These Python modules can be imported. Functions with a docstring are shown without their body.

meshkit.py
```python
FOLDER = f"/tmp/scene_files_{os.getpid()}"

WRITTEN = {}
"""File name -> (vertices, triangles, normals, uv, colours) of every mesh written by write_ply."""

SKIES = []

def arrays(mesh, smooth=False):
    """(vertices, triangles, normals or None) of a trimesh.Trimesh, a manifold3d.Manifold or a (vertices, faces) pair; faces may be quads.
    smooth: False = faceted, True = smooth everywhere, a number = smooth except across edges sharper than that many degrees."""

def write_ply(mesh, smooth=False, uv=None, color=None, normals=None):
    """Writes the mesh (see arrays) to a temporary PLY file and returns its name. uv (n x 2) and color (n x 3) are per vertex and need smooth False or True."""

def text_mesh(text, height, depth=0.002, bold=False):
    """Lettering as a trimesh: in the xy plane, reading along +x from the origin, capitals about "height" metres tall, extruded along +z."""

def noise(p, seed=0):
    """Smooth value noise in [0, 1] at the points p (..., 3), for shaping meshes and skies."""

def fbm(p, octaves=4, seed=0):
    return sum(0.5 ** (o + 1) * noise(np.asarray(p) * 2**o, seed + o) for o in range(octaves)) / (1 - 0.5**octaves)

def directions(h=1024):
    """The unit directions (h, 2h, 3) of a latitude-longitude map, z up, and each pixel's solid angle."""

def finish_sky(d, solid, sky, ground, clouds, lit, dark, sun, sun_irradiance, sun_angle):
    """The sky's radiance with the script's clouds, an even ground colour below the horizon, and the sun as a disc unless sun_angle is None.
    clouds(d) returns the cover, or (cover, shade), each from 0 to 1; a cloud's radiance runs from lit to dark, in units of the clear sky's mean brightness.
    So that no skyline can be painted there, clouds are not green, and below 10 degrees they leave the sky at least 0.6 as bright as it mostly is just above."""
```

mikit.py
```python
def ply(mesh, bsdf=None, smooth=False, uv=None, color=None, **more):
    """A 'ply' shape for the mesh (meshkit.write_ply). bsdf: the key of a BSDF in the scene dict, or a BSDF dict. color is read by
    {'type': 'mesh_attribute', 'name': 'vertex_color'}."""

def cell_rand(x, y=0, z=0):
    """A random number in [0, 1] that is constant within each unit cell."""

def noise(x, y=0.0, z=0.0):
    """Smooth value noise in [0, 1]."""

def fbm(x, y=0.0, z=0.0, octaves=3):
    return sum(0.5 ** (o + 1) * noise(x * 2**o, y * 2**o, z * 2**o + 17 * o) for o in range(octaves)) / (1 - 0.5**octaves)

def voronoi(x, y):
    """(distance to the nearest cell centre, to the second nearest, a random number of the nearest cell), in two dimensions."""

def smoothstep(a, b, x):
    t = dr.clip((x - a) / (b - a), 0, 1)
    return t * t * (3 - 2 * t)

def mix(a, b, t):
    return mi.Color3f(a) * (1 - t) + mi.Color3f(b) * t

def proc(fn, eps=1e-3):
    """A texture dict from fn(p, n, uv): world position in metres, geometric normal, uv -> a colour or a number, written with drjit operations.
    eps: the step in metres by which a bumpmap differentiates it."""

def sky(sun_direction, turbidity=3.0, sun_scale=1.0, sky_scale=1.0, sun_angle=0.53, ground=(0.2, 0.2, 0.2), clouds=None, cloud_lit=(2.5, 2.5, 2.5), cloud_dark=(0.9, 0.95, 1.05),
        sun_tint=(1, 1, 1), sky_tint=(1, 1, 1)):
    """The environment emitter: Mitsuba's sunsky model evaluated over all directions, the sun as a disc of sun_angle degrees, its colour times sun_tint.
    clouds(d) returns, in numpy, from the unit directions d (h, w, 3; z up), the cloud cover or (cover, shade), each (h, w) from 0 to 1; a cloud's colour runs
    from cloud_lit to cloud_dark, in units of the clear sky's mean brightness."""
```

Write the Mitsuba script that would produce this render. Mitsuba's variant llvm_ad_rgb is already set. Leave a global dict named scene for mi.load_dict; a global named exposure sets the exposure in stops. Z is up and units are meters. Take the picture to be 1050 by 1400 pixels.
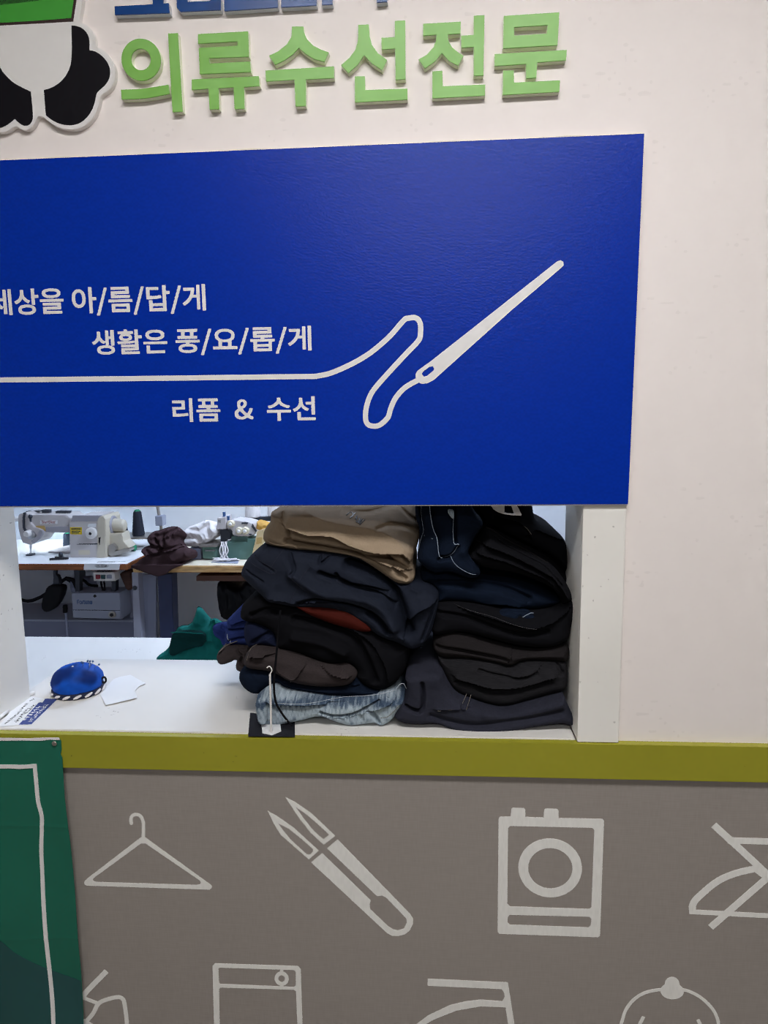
import math, random
import numpy as np, trimesh, shapely, manifold3d as m3, drjit as dr
import mitsuba as mi, mikit, meshkit
from shapely.geometry import Polygon, LineString, Point
from shapely.ops import unary_union
from scipy.spatial import Delaunay
from mikit import proc, noise, fbm, voronoi, cell_rand, smoothstep, mix

random.seed(7)
T = mi.ScalarTransform4f
scene, labels = {'type': 'scene'}, {}
exposure = 0.0

# ------------------------------------------------------------------ camera and light
# x runs along the shop front, y into the shop (front wall at y = 0), z up.
scene['camera'] = {'type': 'perspective', 'fov_axis': 'x', 'fov': math.degrees(2 * math.atan(525 / 970)),
                   'near_clip': 0.05, 'far_clip': 60.0,
                   'to_world': T().look_at(origin=[0.00000, -1.17224, 1.56000], target=[-0.06821, -0.18434, 1.42075], up=[0.00423, 0.13986, 0.99016])}
CORRIDOR_LIGHT = [29.5, 29.3, 29.5]     # ceiling panels of the corridor in front of the shop
SHOP_LIGHT = [17.0, 20.6, 27.0]         # cool tubes of the workroom
ADDED_LAMP = [150.0, 205.0, 250.0]             # unseen lamp added behind the sewing machine arm

# ------------------------------------------------------------------ helpers
def lin(h):
    c = np.array([int(h[i:i + 2], 16) / 255 for i in (1, 3, 5)])
    return np.where(c <= 0.04045, c / 12.92, ((c + 0.055) / 1.055) ** 2.4).tolist()

def rgb(h): return {'type': 'rgb', 'value': lin(h)}

def mat(key, color, rough=0.6, metallic=0.0, spec=0.5, sheen=0.0, clearcoat=0.0, bump=None, bump_h=0.0004):
    d = {'type': 'principled', 'base_color': rgb(color) if isinstance(color, str) else proc(color),
         'roughness': rough, 'metallic': metallic, 'specular': spec}
    if sheen: d['sheen'] = sheen
    if clearcoat: d['clearcoat'] = clearcoat
    if bump: d = {'type': 'bumpmap', 'arbitrary': proc(bump, 0.0008), 'scale': bump_h, 'bsdf': d}
    scene['mat_' + key] = {'type': 'twosided', 'bsdf': d}
    return 'mat_' + key

def col(h): return mi.Color3f(*lin(h))

def key_for(name):
    if name not in scene and name not in labels: return name
    i = 1
    while f'{name}_{i:03d}' in scene or f'{name}_{i:03d}' in labels: i += 1
    return f'{name}_{i:03d}'

def tag(key, label=None, cat=None, group=None, kind=None):
    d = labels.setdefault(key, {})
    for k, v in (('label', label), ('category', cat), ('group', group), ('kind', kind)):
        if v: d[k] = v
    return key

def thing(name, label, cat, group=None):
    return tag(key_for(name), label, cat, group)

def add(name, mesh, material, parent=None, smooth=False, label=None, cat=None, group=None, kind=None, **more):
    if isinstance(mesh, list):
        for m in mesh: key = add(name, m, material, parent, smooth, label, cat, group, kind, **more)
        return key
    key = key_for(name if parent is None else f'{parent}__{name}')
    scene[key] = mikit.ply(mesh, material, smooth=smooth, **more)
    if label or cat or group or kind: tag(key, label, cat, group, kind)
    return key

def join(*ms): return trimesh.util.concatenate([m for m in ms if m is not None])

def poly(pts, *holes): 
    p = Polygon(pts, holes)
    return p if p.is_valid else p.buffer(0)

FRONT = np.array([[1, 0, 0, 0], [0, 0, -1, 0], [0, 1, 0, 0], [0, 0, 0, 1.0]])

def prism(shape, y0, y1):
    """An outline in the x-z plane as a slab from y0 (towards the viewer) to y1."""
    out = []
    for g in getattr(shape, 'geoms', [shape]):
        if g.area < 1e-9: continue
        m = trimesh.creation.extrude_polygon(g, y1 - y0, engine='earcut')
        m.apply_transform(FRONT); m.apply_translation([0, y1, 0]); out.append(m)
    return join(*out)

def bprism(shape, y0, y1, b=0.003):
    """The same with a softened front edge (three steps of a quarter round)."""
    ms = [prism(shape, y0 + b, y1)]
    for k in range(3):
        a = math.pi / 2 * (k + 1) / 3.2
        ms.append(prism(shape.buffer(-b * (1 - math.cos(a))), y0 + b * (1 - math.sin(a)), y0 + b + 1e-4))
    return join(*ms)

def slab(shape, z0, z1):
    out = []
    for g in getattr(shape, 'geoms', [shape]):
        m = trimesh.creation.extrude_polygon(g, z1 - z0, engine='earcut'); m.apply_translation([0, 0, z0]); out.append(m)
    return join(*out)

def bx(x0, x1, y0, y1, z0, z1, c=0.002):
    """A box with chamfered edges."""
    c = min(c, (x1 - x0) / 3, (y1 - y0) / 3, (z1 - z0) / 3)
    p = []
    for x, sx in ((x0, 1), (x1, -1)):
        for y, sy in ((y0, 1), (y1, -1)):
            for z, sz in ((z0, 1), (z1, -1)):
                p += [(x + sx * c, y + sy * c, z), (x + sx * c, y, z + sz * c), (x, y + sy * c, z + sz * c)]
    return trimesh.convex.convex_hull(np.array(p))

def frame_of(d):
    d = np.asarray(d, float); d = d / np.linalg.norm(d)
    a = np.cross(d, [0, 0, 1.0] if abs(d[2]) < 0.9 else [1.0, 0, 0]); a /= np.linalg.norm(a)
    return a, np.cross(d, a), d

def turned(p0, p1, profile, n=28):
    """A lathe body along p0 -> p1; profile: (fraction along, radius)."""
    p0, p1 = np.asarray(p0, float), np.asarray(p1, float)
    a, b, d = frame_of(p1 - p0); L = np.linalg.norm(p1 - p0)
    ang = np.arange(n) * 2 * math.pi / n
    ring = np.cos(ang)[:, None] * a + np.sin(ang)[:, None] * b
    v = np.vstack([p0 + d * L * t + ring * r for t, r in profile] + [p0 + d * L * profile[0][0], p0 + d * L * profile[-1][0]])
    k, f = len(profile), []
    for i in range(k - 1):
        for j in range(n):
            q = (i * n + j, i * n + (j + 1) % n, (i + 1) * n + (j + 1) % n, (i + 1) * n + j)
            f += [(q[0], q[1], q[2]), (q[0], q[2], q[3])]
    for j in range(n):
        f += [(k * n, (j + 1) % n, j), (k * n + 1, (k - 1) * n + j, (k - 1) * n + (j + 1) % n)]
    return trimesh.Trimesh(v, f, process=False)

def rod(p0, p1, r, r1=None, c=0.15, n=24):
    r1 = r if r1 is None else r1
    e = min(0.3, c * r / max(np.linalg.norm(np.subtract(p1, p0)), 1e-6))
    return turned(p0, p1, [(0, r * 0.85), (e, r), (1 - e, r1), (1, r1 * 0.85)], n)

def smooth_path(p, n=8):
    """Catmull-Rom through the points."""
    p = np.asarray(p, float)
    if len(p) < 3: return p
    q = np.vstack([2 * p[0] - p[1], p, 2 * p[-1] - p[-2]]); out = []
    for i in range(1, len(q) - 2):
        for t in np.arange(n) / n:
            out.append(0.5 * (2 * q[i] + (q[i + 1] - q[i - 1]) * t + (2 * q[i - 1] - 5 * q[i] + 4 * q[i + 1] - q[i + 2]) * t * t
                              + (3 * q[i] - q[i - 1] - 3 * q[i + 1] + q[i + 2]) * t ** 3))
    return np.vstack(out + [p[-1:]])

def tube(points, r, sides=8, n=6):
    p = smooth_path(points, n) if n else np.asarray(points, float)
    t = np.gradient(p, axis=0); t /= np.linalg.norm(t, axis=1, keepdims=True) + 1e-12
    a = np.zeros_like(p); a[0] = frame_of(t[0])[0]
    for i in range(1, len(p)):
        v = a[i - 1] - t[i] * (a[i - 1] @ t[i]); a[i] = v / (np.linalg.norm(v) + 1e-12)
    b = np.cross(t, a); ang = np.arange(sides) * 2 * math.pi / sides
    rr = np.broadcast_to(r, (len(p),)) if np.ndim(r) == 0 else np.interp(np.linspace(0, 1, len(p)), np.linspace(0, 1, len(r)), r)
    v = (p[:, None] + rr[:, None, None] * (np.cos(ang)[None, :, None] * a[:, None] + np.sin(ang)[None, :, None] * b[:, None])).reshape(-1, 3)
    v = np.vstack([v, p[0], p[-1]]); k, f = len(p), []
    for i in range(k - 1):
        for j in range(sides):
            q = (i * sides + j, i * sides + (j + 1) % sides, (i + 1) * sides + (j + 1) % sides, (i + 1) * sides + j)
            f += [(q[0], q[1], q[2]), (q[0], q[2], q[3])]
    for j in range(sides):
        f += [(k * sides, (j + 1) % sides, j), (k * sides + 1, (k - 1) * sides + j, (k - 1) * sides + (j + 1) % sides)]
    return trimesh.Trimesh(v, f, process=False)

def ball(c, r, sub=2):
    m = trimesh.creation.icosphere(subdivisions=sub, radius=1.0)
    m.apply_scale(r); m.apply_translation(c); return m

def rounded(pts, n=2):
    """Chaikin corner cutting of a closed outline."""
    p = np.asarray(pts, float)
    for _ in range(n):
        q = np.roll(p, -1, 0); p = np.stack([0.75 * p + 0.25 * q, 0.25 * p + 0.75 * q], 1).reshape(-1, 2)
    return p

def line_field(x, z, line):
    """(signed distance, left or upper side positive; overhang beyond the ends) of points to a polyline."""
    P = np.stack([x, z], 1); L = np.asarray(line, float)
    best, sign, over = np.full(len(P), 9.0), np.zeros(len(P)), np.zeros(len(P))
    for i in range(len(L) - 1):
        d = L[i + 1] - L[i]; l2 = d @ d
        t = ((P - L[i]) @ d) / l2; tc = np.clip(t, 0, 1)
        r = P - L[i] - tc[:, None] * d; dist = np.linalg.norm(r, axis=1)
        s = d[0] * (P[:, 1] - L[i][1]) - d[1] * (P[:, 0] - L[i][0])
        o = np.zeros(len(P))
        if i == 0: o = np.maximum(o, -t * math.sqrt(l2))
        if i == len(L) - 2: o = np.maximum(o, (t - 1) * math.sqrt(l2))
        k = dist < best - 1e-12
        best[k], sign[k], over[k] = dist[k], np.sign(s[k]), o[k]
    return best * np.where(sign == 0, 1, sign), np.maximum(over, 0)

def relief(folds, amp, freq, seed, drop=0.0):
    """Depth offset of a cloth front at (x, z): folds and wrinkles."""
    lines = [(k, smooth_path(l, 4), w, h) for k, l, w, h in folds if k != 'bend']
    def fn(x, z):
        y = np.zeros(len(x))
        for kind, l, w, h in lines:
            s, o = line_field(x, z, l); e = np.exp(-(o / 0.010) ** 2)
            if kind == 'groove': y += e * h * np.exp(-(s / w) ** 2)
            elif kind == 'ridge': y -= e * h * np.exp(-(s / w) ** 2)
            elif kind == 'step': y -= e * np.where(s > 0, h * np.exp(-s / w), 0) - e * np.where(s <= 0, h * 0.25 * np.exp(s / (0.3 * w)), 0)
            elif kind == 'under': y -= e * np.where(s < 0, h * np.exp(s / w), 0) - e * np.where(s >= 0, h * 0.25 * np.exp(-s / (0.3 * w)), 0)
        if amp:
            p = np.stack([x * freq[0], z * freq[1], np.full(len(x), seed * 3.7)], 1)
            wv = meshkit.fbm(p, 3, seed) - 0.5
            p2 = np.stack([x * freq[0] * 1.7 + z * freq[1] * 0.7, z * freq[1] * 0.9, np.full(len(x), seed * 1.3)], 1)
            y += amp * (wv * 1.4 - 1.1 * (0.22 - np.abs(meshkit.noise(p2, seed + 9) - 0.5)))
        return y
    return fn

def cloth(outline, yb, bulge, back, folds=(), amp=0.004, freq=(22, 40), seed=1, res=0.0026, zmin=None, rnd=2, tight=1.0, tucked=(), slump=1.0):
    """A thick folded cloth: outline in x-z at depth yb; the front swells by bulge, the back lies at y = back."""
    sh = poly(rounded(outline, rnd)) if rnd else poly(outline)
    if tucked: sh = sh.difference(unary_union(tucked).buffer(-0.003)).buffer(-0.001).buffer(0.001)
    if sh.geom_type != 'Polygon': sh = max(sh.geoms, key=lambda g: g.area)
    ring = sh.exterior; n = max(12, int(ring.length / res))
    bd = np.array([ring.interpolate(i / n, normalized=True).coords[0] for i in range(n)])
    x0, z0, x1, z1 = sh.bounds
    gx, gz = np.meshgrid(np.arange(x0, x1, res), np.arange(z0, z1, res * 0.87))
    gx = gx + (np.arange(gx.shape[0]) % 2)[:, None] * res * 0.5
    P = np.stack([gx.ravel(), gz.ravel()], 1)
    P = P[shapely.contains_xy(sh, P[:, 0], P[:, 1])]
    d = shapely.distance(shapely.points(P), ring); P, d = P[d > res * 0.6], d[d > res * 0.6]
    V = np.vstack([bd, P]); d = np.concatenate([np.zeros(n), d])
    tri = Delaunay(V).simplices
    c = V[tri].mean(1); tri = tri[shapely.contains_xy(sh, c[:, 0], c[:, 1])]
    A = V[tri]; ar = (A[:, 1, 0] - A[:, 0, 0]) * (A[:, 2, 1] - A[:, 0, 1]) - (A[:, 1, 1] - A[:, 0, 1]) * (A[:, 2, 0] - A[:, 0, 0])
    tri = np.where((ar > 0)[:, None], tri, tri[:, ::-1]); tri = tri[np.abs(ar) > 1e-10]
    rel = relief(folds, amp, freq, seed)
    bends = [(smooth_path(l, 4), w, h) for q, l, w, h in folds if q == 'bend']
    def lean(x, z): return sum((h * np.clip(line_field(x, z, l)[0], 0, w) for l, w, h in bends), np.zeros(len(x)))
    R = bulge * 1.15 * tight
    def front(x, z, dist):
        t = np.clip(dist / R, 0, 1)
        return yb - bulge * np.sqrt(np.clip(1 - (1 - t) ** 2, 0, 1)) + rel(x, z) * np.clip(dist / 0.006, 0, 1) + lean(x, z)
    def surf(pts, lift=0.0008):
        pts = np.asarray(pts, float)
        di = shapely.distance(shapely.points(pts), ring) * shapely.contains_xy(sh, pts[:, 0], pts[:, 1])
        zz = pts[:, 1]
        return np.stack([pts[:, 0], front(pts[:, 0], zz, di) - lift, zz], 1)
    yf = front(V[:, 0], V[:, 1], d)
    t = np.clip(d / R, 0, 1); bk = back - 0.5 * bulge + 0.5 * bulge * np.sqrt(np.clip(1 - (1 - t) ** 2, 0, 1))
    bk = np.maximum(bk, yf + 0.004); zb = z0 + (V[:, 1] - z0) * slump
    N = len(V); v = np.vstack([np.stack([V[:, 0], yf, V[:, 1]], 1), np.stack([V[:, 0], bk, zb], 1)])
    e = np.vstack([tri[:, [0, 1]], tri[:, [1, 2]], tri[:, [2, 0]]]); es = np.sort(e, 1)
    u, inv, cnt = np.unique(es, axis=0, return_inverse=True, return_counts=True)
    b = e[cnt[inv.ravel()] == 1]
    side = np.vstack([np.stack([b[:, 1], b[:, 0], b[:, 0] + N], 1), np.stack([b[:, 1], b[:, 0] + N, b[:, 1] + N], 1)])
    f = np.vstack([tri, tri[:, ::-1] + N, side])
    if zmin is not None: v[:, 2] = np.maximum(v[:, 2], zmin)
    return trimesh.Trimesh(v, f, process=False), surf

def stitches(surf, lines, r=0.0006, gap=None):
    out = []
    for l in lines:
        ms = []
        p = smooth_path(l, 5)
        q = surf(p)
        if gap:
            L = np.concatenate([[0], np.cumsum(np.linalg.norm(np.diff(q, axis=0), axis=1))])
            for s in np.arange(0, L[-1] - gap, gap):
                seg = [np.array([np.interp(s + k * gap * 0.33, L, q[:, i]) for i in range(3)]) for k in (0, 1, 2)]
                ms.append(tube(seg, r, 5, 0))
        else: ms.append(tube(q, r, 5, 0))
        if ms: out.append(join(*ms))
    return out

def print_poly(text, x_left, x_right, z_bot, z_top, xa, xb):
    """Vector lettering; font columns xa..xb are laid between x_left and x_right."""
    polys, zs = [], []
    for g in text.split(';'):
        rings = [np.array([[float(c) for c in q.split(',')] for q in r.split()]) for r in g.split('|')]
        polys.append(rings); zs += [rings[0][:, 1].min(), rings[0][:, 1].max()]
    za, zb = min(zs), max(zs)
    def m(r): return np.stack([x_left + (r[:, 0] - xa) / (xb - xa) * (x_right - x_left), z_bot + (r[:, 1] - za) / (zb - za) * (z_top - z_bot)], 1)
    return [poly(m(r[0]), *[m(h) for h in r[1:]]) for r in polys]

def stroke(pts, w, cap=2, n=5, closed=False):
    p = smooth_path(pts, n) if n else pts
    return LineString(p).buffer(w / 2, cap_style=cap, join_style=1 if n else 2)

# ------------------------------------------------------------------ materials
def wall_color(p, n, uv):
    a = fbm(p.x * 1.7, p.y * 1.7 + 3, p.z * 1.7, 3)
    s = smoothstep(0.80, 0.86, noise(p.x * 130, p.y * 130, p.z * 130)) * smoothstep(0.66, 0.8, noise(p.x * 21, 3, p.z * 21))
    return mix(mix(col('#e2d9d3'), col('#ebe3de'), a), col('#a8a198'), s * 0.12)
def wall_bump(p, n, uv): return fbm(p.x * 260, p.y * 260, p.z * 260, 2) * 0.6 + noise(p.x * 60, p.y * 60, p.z * 60) * 0.7
mat('wall', wall_color, 0.62, bump=wall_bump, bump_h=0.00035)
def post_color(p, n, uv):
    s = smoothstep(0.86, 0.9, noise(p.x * 170, p.y * 170, p.z * 170)) * smoothstep(0.62, 0.8, noise(p.x * 27, 7, p.z * 27))
    return mix(mix(col('#e2dfd7'), col('#ebe8e1'), noise(p.x * 8, p.y * 8, p.z * 8)), col('#6d645a'), s * 0.4)
mat('post', post_color, 0.45)
mat('shop_wall', lambda p, n, uv: mix(col('#d8dbe0'), col('#e6e8ea'), fbm(p.x * 2, p.y * 2, p.z * 2, 2)), 0.7)
mat('ceiling', '#dcdad6', 0.8)
def floor_color(p, n, uv):
    t = dr.minimum(smoothstep(0.0, 0.012, dr.abs(p.x / 0.45 - dr.round(p.x / 0.45))), smoothstep(0.0, 0.012, dr.abs(p.y / 0.45 - dr.round(p.y / 0.45))))
    return mix(col('#77716a'), mix(col('#7d766d'), col('#8b847a'), fbm(p.x * 9, p.y * 9, 0, 3)), t)
mat('floor', floor_color, 0.35)
def top_color(p, n, uv):
    s = smoothstep(0.9, 0.94, noise(p.x * 260, p.y * 260, 1)) * smoothstep(0.8, 0.9, noise(p.x * 13, p.y * 13, 5))
    return mix(mix(col('#d6d3ce'), col('#dfdcd6'), fbm(p.x * 6, p.y * 6, p.z * 6, 2)), col('#8d867c'), s * 0.6)
mat('worktop', lambda p, n, uv: top_color(p, n, uv) * 0.93, 0.5)
mat('work_table', top_color, 0.4)
mat('olive', lambda p, n, uv: mix(mix(col('#8f8c22'), col('#9a962a'), fbm(p.x * 5, 2, p.z * 5, 3)), col('#5e5a24'), smoothstep(0.88, 0.92, noise(p.x * 190, p.y * 190, p.z * 190)) * smoothstep(0.66, 0.8, noise(p.x * 23, 1, p.z * 23)) * 0.7), 0.42)
def panel_color(p, n, uv):
    w = noise(p.x * 520, 0, p.z * 60) * 0.5 + noise(p.x * 60, 4, p.z * 520) * 0.5
    return mix(mix(col('#8b837d'), col('#968e87'), w), col('#9c958e'), fbm(p.x * 3, 1, p.z * 3, 2) * 0.35)
mat('panel', panel_color, 0.55)
mat('icon', lambda p, n, uv: mix(col('#e0ded8'), col('#e8e6e0'), noise(p.x * 400, 1, p.z * 90)), 0.5)
mat('blue_film', lambda p, n, uv: mix(col('#012a94'), col('#022f9e'), noise(p.x * 300, p.y, p.z * 300)), 0.30, spec=0.22,
    bump=lambda p, n, uv: noise(p.x * 420, 1, p.z * 420), bump_h=0.00012)
mat('white_foam', '#e4dfe0', 0.55)
mat('print_white', '#dfdcda', 0.5)
mat('caulk', '#cfc8bd', 0.8)
mat('green_acrylic', lambda p, n, uv: mix(col('#7ab250'), col('#86bc62'), noise(p.x * 30, 1, p.z * 30)), 0.38, spec=0.3)
mat('blue_acrylic', lambda p, n, uv: mix(col('#0a3470'), col('#0e4484'), noise(p.x * 40, 1, p.z * 40)), 0.3, spec=0.35)
mat('pale_acrylic', '#d5dcc0', 0.3)
mat('grey_acrylic', '#bcc0c6', 0.3)
mat('white_plastic', '#dfdcd8', 0.4)
mat('emblem_black', '#0f0d13', 0.5, spec=0.15)
mat('emblem_brown', '#2b1a16', 0.45)
mat('emblem_green', '#3f9a35', 0.4)
def banner_color(p, n, uv): return mix(col('#0e5a49'), col('#126650'), fbm(p.x * 4, 1, p.z * 4, 2) * 0.8 + 0.2 * noise(p.x * 700, 1, p.z * 700))
mat('banner', banner_color, 0.55, sheen=0.3)
mat('banner_dark', lambda p, n, uv: mix(col('#194a44'), col('#1b494b'), fbm(p.x * 5, 2, p.z * 5, 2)), 0.55, sheen=0.3)
mat('steel', '#a7a19a', 0.35, metallic=0.8)
mat('chrome', '#c8c9cc', 0.18, metallic=1.0)
mat('dark_steel', '#43464e', 0.45, metallic=0.6)

# cloth: woven grain and slight mottling, colours of the dyed cloth
def weave(h1, h2, fx=900, fz=900, m=40):
    def fn(p, n, uv):
        w = noise(p.x * fx, p.y * 400, p.z * fz)
        return mix(col(h1), col(h2), w * 0.5 + 0.5 * fbm(p.x * m, p.y * m, p.z * m, 2))
    return fn
def weave_bump(p, n, uv): return noise(p.x * 900 + p.z * 400, p.y * 900, p.z * 900 - p.x * 400)
mat('taupe', weave('#8f7d68', '#9d8b76', 700, 300, 18), 0.9, spec=0.12)
mat('navy', weave('#161a26', '#1f2430', 500, 300, 30), 0.85, spec=0.15)
mat('suit_navy', weave('#25262f', '#2f303b', 500, 500, 30), 0.95, spec=0.08)
mat('black', weave('#0d0d10', '#141418', 700, 700, 30), 0.95, spec=0.08)
mat('corduroy', weave('#131315', '#2a292c', 160, 1200, 30), 0.95, spec=0.1, sheen=0.15)
mat('charcoal', weave('#1d1a1b', '#262324', 700, 700, 30), 0.95, spec=0.1, sheen=0.15)
mat('brown_grey', weave('#2c2627', '#3d3636', 500, 900, 50), 0.95, spec=0.1, sheen=0.15)
mat('blue_denim', weave('#1b2550', '#263262', 900, 900, 40), 0.95, spec=0.08)
mat('dark_denim', weave('#0b111c', '#141e2f', 600, 1000, 60), 0.95, spec=0.08)
mat('midnight', weave('#131729', '#1a2036', 600, 800, 30), 0.95, spec=0.08)
mat('red_lining', '#40120b', 0.8, spec=0.1)
def light_denim(p, n, uv):
    fine = noise(p.x * 900, p.y * 500, p.z * 900)
    streak = noise(p.x * 420, 1, p.z * 130)
    big = fbm(p.x * 60, p.y * 30, p.z * 50, 2)
    seam = 1.6 * dr.exp(-dr.square((p.z - 1.047) / 0.009)) + 0.5 * dr.exp(-dr.square((p.x + 0.315) / 0.012))
    dark = smoothstep(0.38, 0.86, 0.40 * streak + 0.25 * big + 0.25 * fine + 0.22 * seam)
    return mix(mix(col('#8a9aa6'), col('#b2bdc3'), fine), mix(col('#2c3b50'), col('#4d5d70'), fine), dark)
mat('light_denim', light_denim, 0.95, spec=0.08)
mat('white_thread', '#b9bec4', 0.8)
mat('tan_thread', '#6d655c', 0.8)
mat('blue_thread', '#8e9aa8', 0.8)
mat('brown_cloth', weave('#3a2a2c', '#473638', 700, 700, 30), 0.95, spec=0.08)
mat('white_cloth', weave('#d8d2d0', '#e6e1e0', 300, 300, 20), 0.9)
mat('green_dark', weave('#062423', '#093230', 600, 600, 30), 0.9, spec=0.08)  # green cloth colour darkened for the shade inside the folded waist
mat('green_cloth', weave('#0d5450', '#146a62', 600, 600, 30), 0.9, spec=0.12)
def velvet(p, n, uv): return mix(mix(col('#063f9a'), col('#0b50b2'), fbm(p.x * 90, p.y * 90, p.z * 90, 3)), col('#03134a'), smoothstep(0.42, 0.62, fbm(p.x * 26 + 4, p.y * 26, p.z * 26, 2)) * 0.8)
mat('velvet', velvet, 0.6, spec=0.15, sheen=0.1)
mat('dark_blue', '#0a1536', 0.6)
mat('paper', '#d9dadb', 0.7)
mat('card_black', '#16151b', 0.5)
mat('leaflet_blue', '#2b3a78', 0.5)
mat('ink', '#3c3a3c', 0.6)
mat('faint_ink', '#8b8884', 0.6)
mat('pin_blue', '#31507c', 0.3)

# workroom
def beige_grey(p, n, uv): return mix(col('#b9b3b2'), col('#c4bebb'), fbm(p.x * 12, p.y * 12, p.z * 12, 2))
mat('machine', beige_grey, 0.4)
mat('machine_cream', '#c4bba8', 0.4)
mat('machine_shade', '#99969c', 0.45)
def wood(p, n, uv):
    g = noise(p.x * 9, p.y * 60, p.z * 160); return mix(col('#5e3116'), col('#8e5125'), g)
mat('wood', wood, 0.5)
def worn_wood(p, n, uv):
    g = noise(p.x * 12, p.y * 60, p.z * 90); e = smoothstep(0.45, 0.75, fbm(p.x * 14, p.y * 8, p.z * 60, 3))
    return mix(mix(col('#d0ad78'), col('#b98a52'), g), col('#7c5330'), e * 0.6)
mat('worn_wood', worn_wood, 0.55)
mat('dark_wood', lambda p, n, uv: mix(col('#4a2c20'), col('#5d3a2a'), noise(p.x * 10, p.y * 60, p.z * 90)), 0.6)
mat('table_white', lambda p, n, uv: mix(col('#dedfe2'), col('#e8e8ea'), fbm(p.x * 8, p.y * 8, p.z * 8, 2)), 0.3)
mat('table_cream', lambda p, n, uv: mix(col('#d9cdb6'), col('#e2d8c4'), fbm(p.x * 9, p.y * 9, p.z * 9, 2)), 0.35)
mat('steel_blue', '#8a90a6', 0.45)
mat('leg_grey', '#9a9cab', 0.45)
mat('leg_dark', '#2c3454', 0.45)
mat('control_grey', '#8f94a4', 0.45)
mat('box_grey', '#6f7388', 0.6)
mat('machine_green', lambda p, n, uv: mix(col('#4d6b62'), col('#587970'), fbm(p.x * 15, p.y * 15, p.z * 15, 2)), 0.4)
mat('black_rubber', '#0d0d11', 0.6, spec=0.2)
mat('navy_thread', lambda p, n, uv: mix(col('#0c1220'), col('#141c2e'), noise(p.x * 60, p.y * 60, p.z * 900)), 0.7)
mat('green_tip', '#127a54', 0.5)
mat('label_yellow', '#c7a91e', 0.5)
mat('tape_tan', '#b8995e', 0.6)
mat('kraft', '#cbb488', 0.7)
mat('ochre_paper', '#b98b3c', 0.7)
mat('button_red', '#7c1a2a', 0.4)
mat('button_green', '#123c40', 0.4)
mat('bag_black', '#07070b', 0.35, spec=0.15)
mat('knob_cream', '#d3c9ae', 0.4)
mat('red_ink', '#a06a66', 0.5)

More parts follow.
